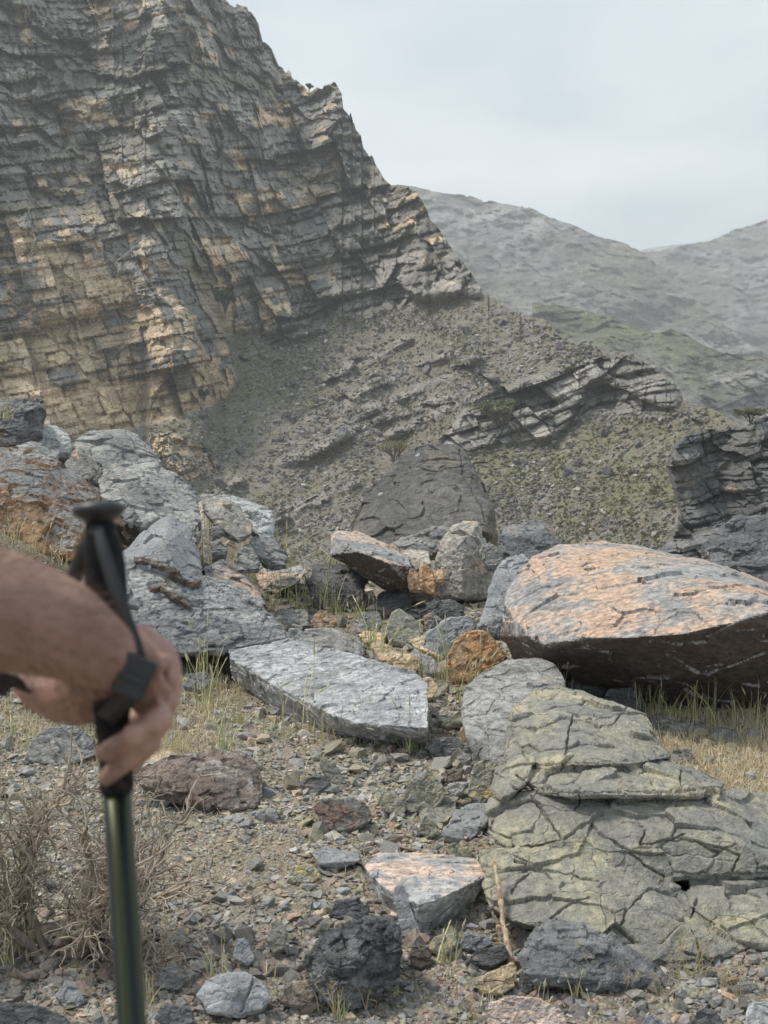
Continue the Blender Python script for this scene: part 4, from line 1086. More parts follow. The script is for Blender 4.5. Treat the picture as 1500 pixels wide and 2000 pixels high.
def stone_mat(name, use_object_color, sc=1.0, bd=.004):
    t = NT(name)
    c = t.coord(jitter=False) if not use_object_color else t.coord()
    base = t.n('ShaderNodeObjectInfo').outputs['Color'] if use_object_color else t.attr('tint', 'Color')
    n1 = t.noise(c, 18 * sc, 5, .6); n2 = t.noise(c, 90 * sc, 4, .65)
    col = t.mix(t.ramp(n1, .5, .68, 0, .55), base, (.36, .32, .26))
    cc = t.n('ShaderNodeCombineColor')
    for i in range(3):
        t.put(cc.inputs[i], t.math('MULTIPLY', t.ramp(n1, .3, .7, .8, 1.2), t.ramp(n2, .3, .7, .78, 1.22)))
    col = t.mix(1.0, col, cc.outputs[0], 'MULTIPLY')
    return t.fin(col, .75, t.bump(t.math('ADD', n1, t.math('MULTIPLY', n2, .6)), 1, bd), .35)
M_STUFF = stone_mat('gravel_stone', False)
M_STONE = stone_mat('loose_stone', True, 1.5)

PAL = [('grey', (.28, .285, .29), 6), ('dark grey', (.13, .133, .14), 5), ('olive', (.27, .265, .20), 4), ('tan', (.45, .37, .26), 1.6),
       ('reddish', (.27, .195, .17), 1.9), ('pale', (.46, .45, .42), 2), ('blue-grey', (.22, .24, .265), 2), ('orange', (.42, .28, .19), .35)]
def palette(n, v, rg):
    w = np.array([p[2] for p in PAL], float)
    low = sstep(1600, 1850, v)[:, None]
    W = w[None] * (1 + low * (np.array([-.1, 1.3, -.5, -.6, 1.2, -.65, .1, .2])[None]) + (1 - low) * np.array([0, -.4, .3, .6, -.5, .5, 0, 0])[None])
    W /= W.sum(1, keepdims=True)
    k = (rg.uniform(size=(n, 1)) > np.cumsum(W, 1)).sum(1).clip(0, len(PAL) - 1)
    c = np.array([p[1] for p in PAL])[k] * rg.uniform(.75, 1.25, (n, 1)) * rg.uniform(.95, 1.05, (n, 3))
    c = c * .72 + .28 * np.array([[.33, .285, .215]])
    return k, c

PROTO = [stone_proto(i, f) for i, f in enumerate([.45, .6, .35, .7, .5, .3, .55, .65])]
PROTO_S = [stone_proto(20 + i, f, 7) for i, f in enumerate([.5, .65, .4, .75])]
rg = np.random.default_rng(11)
def sample_ground(n, u0, u1, v0, v1, dens=None):
    u = rg.uniform(u0, u1, n); v = rg.uniform(v0, v1, n)
    if dens is not None:
        k = rg.uniform(size=n) < dens(u, v); u, v = u[k], v[k]
    r = ground_hit(u, v)
    k = ~np.isnan(r) & (r < 14)
    u, v, r = u[k], v[k], r[k]
    P = place(u, v, r)
    P[:, 2] = zg(P[:, 0], P[:, 1])
    return u, v, r, P

def add_relief(P):
    q = np.stack([P[:, 0], P[:, 1], P[:, 0] * 0], 1)
    P[:, 2] += fbm(q * 1.3, 4, 300) * .035 + fbm(q * 9, 3, 301) * .010
    return P
# fine gravel: nobody could count it
def dn(u, v):
    q = np.stack([u / 120, v / 70, u * 0], 1)
    return np.clip(.75 + .55 * fbm(q, 3, 320) + .35 * np.exp(-((v - 1520) / 110) ** 2), .15, 1)
u, v, r, P = sample_ground(100000, -350, 1850, 1090, 2060, lambda a, b: dn(a, b) * np.where((a < -40) | (a > 1540), .5, 1))
px = np.exp(rg.normal(2.2, .38, len(u))).clip(4.5, 19) * (1 - .25 * sstep(1500, 1250, v))
sz = px * r / FPX * 1.25
P = add_relief(P); P[:, 2] += sz * .10
k, tint = palette(len(u), v, rg)
link('gravel', scatter_mesh('gravel', PROTO_S, P, sz, tint, 5, .45, M_STUFF), kind='stuff', label='gravel of small grey, tan and reddish stones covering the slope')
# stones one can tell apart
u, v, r, P = sample_ground(18500, -330, 1850, 1140, 2020, lambda a, b: np.clip(.26 + .9 * np.exp(-((a - 800) / 190) ** 2 - ((b - 1230) / 70) ** 2) + .75 * sstep(1480, 1800, b) + .7 * np.exp(-((a - 780) / 170) ** 2 - ((b - 1560) / 90) ** 2)
                          - .8 * np.exp(-((a - 450) / 170) ** 2 - ((b - 1680) / 70) ** 2), .03, 1))
P = add_relief(P)
px = np.exp(rg.normal(3.0, .36, len(u))).clip(13, 64)
for n_, (a0, a1, b0, b1), (p0, p1) in ((46, (560, 1000, 1130, 1340), (36, 68)), (10, (385, 560, 1040, 1125), (30, 52)), (26, (560, 960, 1440, 1680), (36, 66)), (34, (300, 1480, 1830, 2000), (38, 72)),
                                       (14, (640, 960, 1760, 1900), (36, 60)), (12, (1180, 1500, 1380, 1470), (30, 56)), (12, (250, 600, 1540, 1800), (34, 52)), (10, (0, 240, 1860, 2000), (36, 60))):
    u_, v_, r_, P_ = sample_ground(n_, a0, a1, b0, b1)
    P_ = add_relief(P_)
    u, v, r, P, px = (np.concatenate(z_) for z_ in ((u, u_), (v, v_), (r, r_), (P, P_), (px, rg.uniform(p0, p1, len(u_)))))
o = np.argsort(-px * ((u > -25) & (u < 1525) & (v < 2020)))
k, tint = palette(len(u), v, rg)
big, rest = o[:295], o[295:]
sz = px * r / FPX * 1.15
PP = P.copy(); PP[:, 2] += sz * .12
link('gravel', scatter_mesh('gravel', PROTO, PP[rest], sz[rest], tint[rest], 6, .35, M_STUFF), kind='stuff', label='coarser loose stones strewn over the gravel')
big_me = []
for i, (V, F) in enumerate(PROTO):
    rr = np.random.default_rng(i)
    # chip the hull so that larger stones show smaller faces
    bm = bmesh.new()
    vs_b = [bm.verts.new(p) for p in V]
    for f in F:
        bm.faces.new([vs_b[a] for a in f])
    bmesh.ops.subdivide_edges(bm, edges=bm.edges[:], cuts=2, use_grid_fill=True)
    bmesh.ops.triangulate(bm, faces=bm.faces[:])
    bm.verts.ensure_lookup_table(); bm.verts.index_update(); bm.normal_update()
    W = np.array([a.co[:] for a in bm.verts]); N = np.array([a.normal[:] for a in bm.verts]); FF = np.array([[a.index for a in f.verts] for f in bm.faces]); bm.free()
    W = W + N * (facet(W * 3.2, 900 + i) * .05 + fbm(W * 7, 2, 910 + i) * .02)[:, None]
    W[:, 2] -= W[:, 2].min() * .45
    big_me.append(mesh_np('loose_stone', W, tris=FF, mat=M_STONE, smooth=False))
def where(u, v):
    if v > 1780:
        return 'near the bottom of the slope' if u > 300 else 'by the dead bush roots'
    if u > 860 and v > 1480:
        return 'beside the cracked olive outcrop'
    if v > 1480:
        return 'in the gravel right of the hiking pole' if u > 250 else 'in the gravel around the dead bush'
    if u > 1000:
        return 'in the dry straw under the overhanging boulder'
    if v > 1300:
        return 'in the gravel below the long pitted slab'
    return 'in the rubble among the boulders'
for i in big:
    me = big_me[i % len(big_me)]
    nm, wh = PAL[k[i]][0], where(u[i], v[i])
    o_ = link('loose_stone', me, loc=tuple(P[i]), label=tell(('large ' if px[i] > 38 else 'small ') + nm + ' angular stone', u[i], v[i]), category='stone',
              group='loose stones on the gravel slope')
    o_.rotation_euler = (rg.normal(0, .3), rg.normal(0, .3), rg.uniform(0, 6.28))
    s_ = sz[i]
    o_.scale = (s_, s_, s_)
    o_.color = (*tint[i], 1)

# ------------------------------------------------------------------ talus on the mountain
def sample_slope(n, dens, sf=SF, urange=(280, 1480), vrange=(590, 1120)):
    u = rg.uniform(*urange, n); v = rg.uniform(*vrange, n)
    us, V, R = sf
    j = np.clip(np.round((u - us[0]) / (us[1] - us[0])).astype(int), 0, len(us) - 1)
    k = (v > V[-1, j] + 5) & (rg.uniform(size=n) < dens(u, v))
    u, v = u[k], v[k]
    r = surf_r(sf, u, v)
    return u, v, r, place(u, v, r)
slope_free = lambda u, v: (sdpoly(u, v, CLIFF) > 2) & (sdpoly(u, v, BAND) > 0)
def talus_d(u, v):
    q = np.stack([u / 70, v / 35, u * 0], 1)
    return slope_free(u, v) * np.clip(.5 + 1.3 * fbm(q, 3, 400), .28, 1)
u, v, r, P = sample_slope(40000, talus_d)
px = np.exp(rg.normal(1.9, .42, len(u))).clip(3, 17)
tn = np.array([.215, .212, .205])[None] * np.exp(rg.normal(0, .35, (len(u), 1))) * np.array([1, .99, .97])[None]
sz = px * r / FPX * 1.2
P[:, 2] += sz * .1
M_TAL = stone_mat('talus_stone', False, .06, .1)
M_TALB = stone_mat('talus_boulder_rock', True, .5, .1)
link('talus', scatter_mesh('talus', PROTO_S, P, sz, tn, 7, .5, M_TAL), kind='stuff', label='grey broken rock strewn over the mountain slope')
named = [(908, 650, 34), (835, 728, 26), (668, 855, 34), (700, 822, 28), (760, 770, 20), (1095, 680, 30), (560, 815, 24), (575, 818, 18), (430, 945, 34), (515, 940, 20),
         (395, 815, 26), (640, 840, 22), (520, 700, 24), (820, 820, 24), (1110, 925, 28), (1190, 925, 26), (1130, 905, 18), (1060, 890, 20), (1240, 775, 16), (1010, 905, 22),
         (1290, 985, 18), (740, 700, 16), (980, 635, 26), (1060, 660, 22), (860, 690, 20), (650, 700, 18), (470, 885, 22), (600, 900, 18), (1180, 850, 22), (1245, 870, 20),
         (660, 955, 14), (380, 960, 20), (550, 860, 18), (1150, 690, 18), (735, 850, 26), (780, 845, 20), (715, 870, 18), (1040, 960, 18), (1120, 1000, 14), (1000, 980, 16)]
spots = {(908, 650): 'large dark angular block high on the green talus slope', (668, 855): 'grey block standing on the slope above the pointed boulder',
         (1095, 680): 'dark block on the skyline of the slope above the layered outcrop', (430, 945): 'dark flat block on the slope above the left boulder pile',
         (395, 815): 'black block just under the foot of the tan cliff'}
for (a, b, s_) in named:
    rr_ = float(surf_r(SF, np.array([a]), np.array([b]))[0])
    p = place(a, b, rr_ - .3)
    lb = spots.get((a, b))
    o_ = link('talus_boulder', big_me[(a + b) % 8], loc=tuple(p), label=lb or tell(('grey boulder' if s_ > 19 else 'small grey boulder') + ' on the far slope,', a, b, FAR_MARKS, 60), category='boulder',
              group='boulders on the distant talus slope')
    for sl in o_.material_slots:
        sl.link = 'OBJECT'; sl.material = M_TALB
    s_ = s_ * rr_ / FPX * 1.1
    o_.scale = (s_, s_, s_ * 1.2); o_.rotation_euler = (rg.normal(0, .3), rg.normal(0, .3), a * 1.7)
    g_ = rg.uniform(.11, .2); o_.color = (g_, g_, g_ * 1.02, 1)
# ravine cliff and spur debris
# ------------------------------------------------------------------ scrub
def leaf_cloud(centers, radius, n, size, rg, flat=.7):
    """n small leaf quads spread through clumps"""
    k = rg.integers(0, len(centers), n)
    d = rg.normal(size=(n, 3)); d /= np.linalg.norm(d, axis=1)[:, None]
    d *= rg.uniform(.2, 1, (n, 1)) ** .5
    C = centers[k] + d * radius[k][:, None] * np.array([1, 1, flat])
    a = rg.normal(size=(n, 3)); a /= np.linalg.norm(a, axis=1)[:, None]
    b = np.cross(a, rg.normal(size=(n, 3))); b /= np.linalg.norm(b, axis=1)[:, None]
    s = size * rg.uniform(.6, 1.4, (n, 1))
    V = np.stack([C - a * s, C - b * s * .5, C + a * s, C + b * s * .5], 1).reshape(-1, 3)
    return V, np.arange(n * 4).reshape(-1, 4)
def leaf_mat(name, c1, c2):
    t = NT(name)
    c = t.coord(jitter=False)
    col = t.mix(t.ramp(t.noise(c, 2.0, 3), .3, .7), c1, c2)
    t.put(t.b.inputs['Subsurface Weight'], 0.0)
    return t.fin(col, .8, None, .2)
M_SCRUB = leaf_mat('scrub_leaves', (.15, .16, .085), (.26, .255, .16))
u, v, r, P = sample_slope(9500, lambda u, v: slope_free(u, v) * np.clip(.45 + 1.2 * fbm(np.stack([u / 110, v / 60, u * 0], 1), 3, 410)
      + .4 * np.exp(-((u - 520) / 120) ** 2 - ((v - 720) / 80) ** 2) + .4 * np.exp(-((u - 1160) / 160) ** 2 - ((v - 1000) / 90) ** 2), .04, 1))
px = np.exp(rg.normal(1.75, .35, len(u))).clip(3, 11)
rad = px * r / FPX * .55
P[:, 2] += rad * .5
V, F = leaf_cloud(P, rad, len(u) * 13, .16, rg)
link('scrub', mesh_np('scrub', V, quads=F, mat=M_SCRUB, smooth=False), kind='stuff', label='low olive green scrub dotted over the mountain slope')

# ------------------------------------------------------------------ trees and bushes on the slope
def tube(path, rad, sides=6):
    path = np.asarray(path, float); rad = np.asarray(rad, float)
    d = np.gradient(path, axis=0); d /= np.linalg.norm(d, axis=1)[:, None] + 1e-12
    ref = np.where(np.abs(d[:, 2:3]) > .9, [[1, 0, 0]], [[0, 0, 1]])
    x = np.cross(d, ref); x /= np.linalg.norm(x, axis=1)[:, None] + 1e-12
    y = np.cross(d, x)
    a = np.linspace(0, 2 * np.pi, sides, endpoint=False)
    V = path[:, None] + rad[:, None, None] * (np.cos(a)[None, :, None] * x[:, None] + np.sin(a)[None, :, None] * y[:, None])
    n = len(path)
    i = np.arange(n * sides).reshape(n, sides)
    j = np.roll(i, -1, 1)
    Q = np.stack([i[:-1], j[:-1], j[1:], i[1:]], -1).reshape(-1, 4)
    return V.reshape(-1, 3), Q
def join(parts):
    VV, QQ, off = [], [], 0
    for V, Q in parts:
        VV.append(V); QQ.append(Q + off); off += len(V)
    return np.concatenate(VV), np.concatenate(QQ)
def bark_mat(name, c1, c2, sc=1.0):
    t = NT(name)
    c = t.coord()
    n = t.noise(t.scale(c, (1, 1, .25)), 40 * sc, 6, .65)
    return t.fin(t.mix(t.ramp(n, .35, .65), c1, c2), .85, t.bump(n, 1, .006 / sc), .2)
M_BARK = bark_mat('dark_bark', (.10, .08, .06), (.17, .14, .11), .1)
def tree(name, label, cat, u, v, wpx, hpx, n, leaf, mat, crown=(.35, 1.0), flat=.45, sf=SF, seed=0, leafs=.22):
    rg = np.random.default_rng(seed)
    r = float(surf_r(sf, np.array([u]), np.array([v]))[0]) - .8
    base = place(u, v, r)
    s = r / FPX
    W, H = wpx * s, hpx * s
    root = link(name, None, loc=tuple(base), label=label, category=cat)
    tips, parts = [], []
    for k in range(7):
        a = k * 2.4 + rg.uniform(0, .6)
        e = np.array([math.cos(a) * W * .36 * rg.uniform(.5, 1), math.sin(a) * W * .36 * rg.uniform(.5, 1), H * rg.uniform(.65, .92)])
        m = e * np.array([.35, .35, .5]) + rg.normal(size=3) * H * .04
        parts.append(tube([np.zeros(3), m * .5, m, e], np.array([.05, .04, .028, .01]) * H * .8, 5)); tips.append(e)
        for q in range(3):
            e2 = e + np.array([rg.normal() * W * .16, rg.normal() * W * .16, rg.normal() * H * .1])
            parts.append(tube([m, (m + e2) / 2 + rg.normal(size=3) * .03 * H, e2], np.array([.022, .015, .005]) * H, 4)); tips.append(e2)
    V, Q = join(parts)
    link('trunk', mesh_np('trunk', V, quads=Q, mat=M_BARK), parent=root)
    tips = np.array(tips)
    V, F = leaf_cloud(tips, np.full(len(tips), W * .13), n, leafs, rg, flat)
    V[:, 2] = np.clip(V[:, 2], 0, H * 1.05)
    link('crown', mesh_np('crown', V, quads=F, mat=mat, smooth=False), parent=root)
M_ACA = leaf_mat('acacia_leaves', (.13, .145, .07), (.22, .23, .12))
M_GRN = leaf_mat('bush_leaves', (.05, .085, .04), (.09, .13, .06))
M_DRY = leaf_mat('dry_bush_twigs', (.20, .20, .11), (.30, .28, .16))
tree('acacia_tree', 'grey-green umbrella acacia standing on the layered outcrop of the slope', 'tree', 970, 835, 84, 52, 2600, .2, M_ACA, seed=1, leafs=.17)
tree('acacia_tree', 'flat-topped acacia on the rim of the ravine cliff at the right edge', 'tree', 1466, 828, 52, 30, 1500, .2, M_ACA, seed=2, sf=SFR, leafs=.07)
tree('bush', 'dark green bush growing in the cleft between the two cliffs', 'bush', 440, 612, 44, 42, 1500, .2, M_GRN, flat=.9, seed=3, leafs=.22)
tree('bush', 'small dark green bush at the foot of the tan cliff', 'bush', 399, 783, 22, 22, 500, .2, M_GRN, flat=.9, seed=4, leafs=.18)
tree('bush', 'thin yellowish bush behind the left shoulder of the huge pointed boulder', 'bush', 770, 912, 60, 50, 1100, .2, M_DRY, flat=.8, seed=5, leafs=.12)
tree('bush', 'small dark bush clinging to the upper cliff', 'bush', 248, 212, 26, 22, 450, .2, M_GRN, flat=.8, seed=6, leafs=.22)
tree('bush', 'tiny round bush on the skyline beside the projecting rock knob', 'bush', 604, 178, 12, 13, 250, .2, M_GRN, flat=.9, seed=7, leafs=.25)
tree('bush', 'small grey-green bush on the end of the layered outcrop', 'bush', 1108, 735, 26, 20, 500, .2, M_ACA, flat=.8, seed=8, leafs=.15)

# ------------------------------------------------------------------ grass
def blades(base, h, n, spread, rg, lean=.35, width=.0022, heads=.25, hcol=(.50, .47, .30), c0=(.30, .34, .14), c1=(.55, .50, .29)):
    VV, QQ, TT, off = [], [], [], 0
    for i in range(n):
        b = base + np.array([rg.normal() * spread, rg.normal() * spread, -.01])
        a = rg.uniform(0, 6.28); l = abs(rg.normal()) * lean
        hh = h * rg.uniform(.45, 1.1)
        d = np.array([math.cos(a), math.sin(a), 0])
        head = rg.uniform() < heads
        ts = np.linspace(0, 1, 5)
        bend = l * (1.3 if head else 1.0)
        path = b[None] + d[None] * (hh * bend * ts ** 2)[:, None] + np.array([0, 0, 1])[None] * (hh * (ts - .25 * bend * ts ** 2))[:, None]
        side = np.array([-d[1], d[0], 0]) if rg.uniform() < .5 else np.array([1.0, 0, 0])
        w = width * rg.uniform(.7, 1.4) * (1 - ts * (.45 if head else .9))
        V = np.concatenate([path - side * w[:, None], path + side * w[:, None]], 0)
        i_ = np.arange(4)
        Q = np.stack([i_, i_ + 5, i_ + 6, i_ + 1], -1)
        f = rg.uniform() ** 1.2
        cc_ = np.array(c0) * (1 - f) + np.array(c1) * f
        cc_ = cc_ * rg.uniform(.8, 1.2)
        VV.append(V); QQ.append(Q + off); TT.append(np.repeat(cc_[None], 10, 0)); off += 10
        if head:
            tdir = path[-1] - path[-2]; tdir /= np.linalg.norm(tdir)
            L_ = hh * rg.uniform(.16, .26)
            pp = path[-1][None] + tdir[None] * (np.linspace(-.1, 1, 5) * L_)[:, None]
            V, Q = tube(pp, np.array([.3, 1, .9, .6, .12]) * width * 2.0, 4)
            VV.append(V); QQ.append(Q + off); TT.append(np.repeat((np.array(hcol) * rg.uniform(.8, 1.15))[None], len(V), 0)); off += len(V)
    return np.concatenate(VV), np.concatenate(QQ), np.concatenate(TT)
tg = NT('grass_blades')
tg.put(tg.b.inputs['Roughness'], .7)
M_GRASS = tg.fin(tg.attr('tint', 'Color'), .7, None, .25)

TUFTS = [(545, 1150, 110, 0), (530, 1180, 90, 0), (557, 1175, 120, 0), (602, 1165, 80, 0), (622, 1200, 100, 0), (645, 1200, 90, 0), (580, 1210, 70, 0), (500, 1135, 80, 0), (478, 1128, 70, 1),
         (408, 1105, 110, 1), (380, 1110, 80, 1), (462, 1098, 50, 1), (520, 1110, 60, 0), (560, 1110, 90, 0), (648, 1110, 50, 0), (690, 1235, 70, 0), (722, 1270, 120, 0), (738, 1295, 130, 0), (755, 1190, 60, 0),
         (850, 1330, 100, 0), (872, 1340, 130, 0), (905, 1375, 110, 0), (922, 1385, 150, 0), (830, 1335, 110, 0), (662, 1205, 80, 0), (795, 1330, 60, 0), (952, 1440, 80, 0),
         (412, 1345, 130, 0), (396, 1395, 150, 0), (432, 1470, 150, 0), (600, 1430, 160, 1), (548, 1440, 120, 1), (805, 1475, 110, 0), (725, 1450, 120, 1), (470, 1415, 130, 1), (640, 1450, 80, 1),
         (1082, 1320, 60, 0), (1140, 1310, 70, 0), (1185, 1345, 100, 0), (1242, 1400, 90, 1), (1275, 1395, 100, 0), (1312, 1415, 90, 0), (1345, 1410, 110, 1), (1392, 1420, 120, 0), (1478, 1420, 110, 1),
         (1440, 1415, 90, 0), (1100, 1390, 110, 0), (1210, 1370, 130, 0), (1010, 1290, 60, 0), (1340, 1320, 80, 0),
         (20, 1440, 90, 0), (62, 1465, 80, 1), (135, 1425, 110, 1), (160, 1480, 130, 0), (386, 1330, 90, 1), (350, 1400, 60, 1), (100, 1390, 90, 0), (8, 1900, 160, 0), (60, 1880, 140, 1), (212, 1870, 130, 0),
         (290, 1960, 110, 1), (424, 1905, 90, 1), (870, 1890, 110, 0), (620, 1965, 90, 1), (662, 1985, 80, 0), (330, 1470, 70, 1), (945, 1300, 70, 0), (705, 1215, 60, 0), (1060, 1990, 90, 1),
         (1130, 1960, 70, 1), (300, 1120, 50, 1), (20, 1060, 50, 1), (60, 1090, 60, 1), (110, 1110, 50, 1), (12, 815, 40, 1)]
AREA = lambda u, v: ('at the foot of the left boulder pile' if u < 520 and v < 1200 else 'by the long pitted slab' if u < 850 and v < 1490 and v > 1300 and u > 350 else 'in front of the overhanging boulder' if u > 980 and v < 1500
                     else 'between the central rubble stones' if v < 1400 and u > 500 else 'around the dead bush on the left' if u < 320 else 'near the bottom of the slope')
for i, (a, b, hp, dry) in enumerate(TUFTS):
    rr_ = float(ground_hit(a, b)[0])
    if rr_ != rr_:
        rr_ = 10.2
    if (a, b) == (12, 815):
        rr_ = 9.6
    base = place(a, b, rr_)
    tr = np.random.default_rng(700 + i)
    n = 16 if hp > 75 else 22
    V, Q, T_ = blades(np.zeros(3), hp * rr_ / FPX, n, 11 * rr_ / FPX, tr, lean=.38, width=.0011 + .00022 * rr_,
                      c0=(.36, .40, .16) if not dry else (.50, .45, .25), c1=(.62, .58, .34))
    nm = 'dry' if dry else 'green-yellow'
    link('grass_tuft', mesh_np('grass_tuft', V, quads=Q, attrs={'tint': T_}, mat=M_GRASS), loc=tuple(base),
         label=tell(('tall ' if hp > 105 else 'short ' if hp < 75 else '') + nm + ' grass tuft', a, b), category='grass', group='grass tufts among the rocks')
# dry ground-covering grass
u, v, r, P = sample_ground(9000, -20, 1530, 1080, 2030, lambda a, b: np.clip(1.0 * sstep(1230, 1330, a) * np.exp(-((b - 1475) / 62) ** 4) + .55 * np.exp(-((a - 180) / 260) ** 2 - ((b - 1420) / 70) ** 2)
        + .12 * (fbm(np.stack([a / 60, b / 40, a * 0], 1), 3, 600) > .12) + .35 * np.exp(-((b - 1950) / 60) ** 2) * (a > 850) + .4 * np.exp(-((a - 460) / 60) ** 2 - ((b - 1100) / 30) ** 2) + .25 * (a < 330) * (b > 1600), 0, 1))
u2, v2, r2, P2 = sample_ground(5600, 1215, 1800, 1395, 1590, lambda a, b: np.clip(sstep(1215, 1290, a) * (1 - .4 * np.exp(-((a - 1330) / 60) ** 2 - ((b - 1440) / 25) ** 2)), 0, 1))
u3, v3, r3, P3 = sample_ground(2200, -20, 470, 1330, 1500, lambda a, b: .25 + .6 * (fbm(np.stack([a / 50, b / 40, a * 0], 1), 3, 601) > 0))
rr3 = np.concatenate([r, r2, r3]); PB = np.concatenate([P, P2, P3])
PB = np.repeat(PB, 3, 0); rb_ = np.repeat(rr3, 3)
n = len(PB)
PB = PB + np.stack([rg.normal(size=n), rg.normal(size=n), np.zeros(n)], 1) * (6 * rb_ / FPX)[:, None]
hh = rg.uniform(10, 34, n) * rb_ / FPX
an = rg.uniform(0, 6.28, n); ln = np.abs(rg.normal(size=n)) * .8
dv = np.stack([np.cos(an), np.sin(an), np.zeros(n)], 1)
ts = np.linspace(0, 1, 4)
pth = PB[:, None] + dv[:, None] * (hh * ln)[:, None, None] * (ts ** 1.6)[None, :, None] + np.array([0, 0, 1.0])[None, None] * (hh[:, None] * (ts - .35 * np.minimum(ln, 1.6)[:, None] * ts ** 2))[:, :, None]
sdv = np.stack([-np.sin(an), np.cos(an), np.zeros(n)], 1); sdv[::2] = (1, 0, 0)
ww = (.0007 + .00016 * rb_)[:, None] * (1 - ts * .85)[None]
V = np.stack([pth - sdv[:, None] * ww[..., None], pth + sdv[:, None] * ww[..., None]], 2)
i_ = np.arange(n * 8).reshape(n, 4, 2)
Q = np.stack([i_[:, :-1, 0], i_[:, :-1, 1], i_[:, 1:, 1], i_[:, 1:, 0]], -1).reshape(-1, 4)
fz = rg.uniform(size=(n, 1))
tcol = (np.array([.58, .47, .28]) * (1 - fz) + np.array([.80, .69, .48]) * fz) * rg.uniform(.75, 1.2, (n, 1))
tt = [np.repeat(tcol, 8, 0)]
V = V.reshape(-1, 3)
link('dry_grass', mesh_np('dry_grass', V, quads=Q, attrs={'tint': np.concatenate(tt)}, mat=M_GRASS), kind='stuff', label='short straw-coloured dry grass on the stony ground')

# small flowering weeds at the bottom right
M_WEED = leaf_mat('dry_weed', (.42, .34, .20), (.55, .45, .26))
for i, (a, b, hp) in enumerate([(1060, 1935, 80), (1100, 1930, 110), (1132, 1945, 60), (1165, 1940, 90), (1215, 1950, 70), (1325, 1930, 140), (1350, 1920, 130), (1372, 1935, 110), (1290, 1960, 80), (1405, 1950, 70), (895, 1960, 60), (925, 1990, 70), (1440, 1965, 90), (715, 1975, 70), (655, 1985, 90)]):
    tr = np.random.default_rng(800 + i)
    rr_ = float(ground_hit(a, b)[0]); s = rr_ / FPX
    st, pods = [], []
    for k_ in range(4):
        e = np.array([tr.normal() * .22 * hp, tr.normal() * .12 * hp, hp * tr.uniform(.55, 1.0)]) * s
        m = e * .5 + tr.normal(size=3) * 4 * s
        st.append(tube([np.zeros(3), m, e], np.array([1.1, .8, .5]) * s, 4))
        for q_ in range(5):
            p0 = m + (e - m) * tr.uniform(.2, 1)
            p1 = p0 + np.array([tr.normal() * 9, tr.normal() * 6, tr.uniform(2, 12)]) * s
            st.append(tube([p0, (p0 + p1) / 2, p1], np.array([.6, .5, .4]) * s, 3))
            pods.append(p1)
    root = link('wild_weed', None, loc=tuple(place(a, b, rr_)), label=tell(('tall' if hp > 100 else 'low') + ' dry weed with seed pods', a, b - 20, None, 28), category='plant',
                group='dry weeds with seed pods')
    V, Q = join(st)
    link('stem', mesh_np('stem', V, quads=Q, mat=M_WEED), parent=root)
    V, F = PROTO_S[0]
    pv = (V[None] * 5.0 * s + np.array(pods)[:, None]).reshape(-1, 3)
    pf = (F[None] + (np.arange(len(pods)) * len(V))[:, None, None]).reshape(-1, 3)
    link('seed_pod', mesh_np('seed_pod', pv, tris=pf, mat=M_WEED, smooth=True), parent=root, kind='stuff')

# ------------------------------------------------------------------ dead bush and dry stick
M_DEAD = bark_mat('grey_brown_dead_wood', (.20, .155, .125), (.40, .33, .27))
M_TWIG = bark_mat('pale_dead_twigs', (.30, .25, .20), (.48, .41, .33))
def wander(p, d, L_, n, rg, wob=.25, up=.0):
    pts = [np.array(p, float)]
    d = np.array(d, float); d /= np.linalg.norm(d)
    for i in range(n):
        d = d + rg.normal(size=3) * wob + np.array([0, 0, up]); d /= np.linalg.norm(d)
        pts.append(pts[-1] + d * L_ / n)
    return np.array(pts)
bg = np.random.default_rng(91)
rb = float(ground_hit(95, 1880)[0])
base = place(95, 1880, rb); s = rb / FPX
bush = link('dead_bush', None, loc=tuple(base), label='leafless dead bush of grey-brown twisted branches at the lower left', category='bush')
MAIN = [((0, 0), (-.25, 0, 1), 330, 15), ((10, 0), (.08, 0, 1), 390, 14), ((20, 0), (.28, -.1, 1), 400, 13), ((-30, 0), (-.55, .1, 1), 300, 13), ((30, 10), (.75, .1, .9), 330, 15),
        ((-10, -10), (-.1, -.2, 1), 360, 11), ((15, 5), (.45, .2, 1), 330, 12), ((-60, 0), (-.8, 0, .8), 240, 12), ((40, -10), (.95, -.1, .5), 230, 16), ((0, 10), (.0, .3, 1), 300, 10),
        ((-20, 0), (-.35, .2, 1), 420, 9), ((25, 10), (.2, .3, 1), 440, 9), ((-80, 10), (-.15, .1, 1), 380, 10), ((-110, 0), (-.05, 0, 1), 300, 9), ((-50, 10), (.1, .1, 1), 440, 8), ((60, 0), (.5, 0, 1), 300, 12), ((-95, 0), (-.3, 0, 1), 360, 13), ((50, 20), (.35, .2, 1), 420, 9), ((80, 0), (.6, .1, .7), 220, 14)]
twigs, twn = [], 0
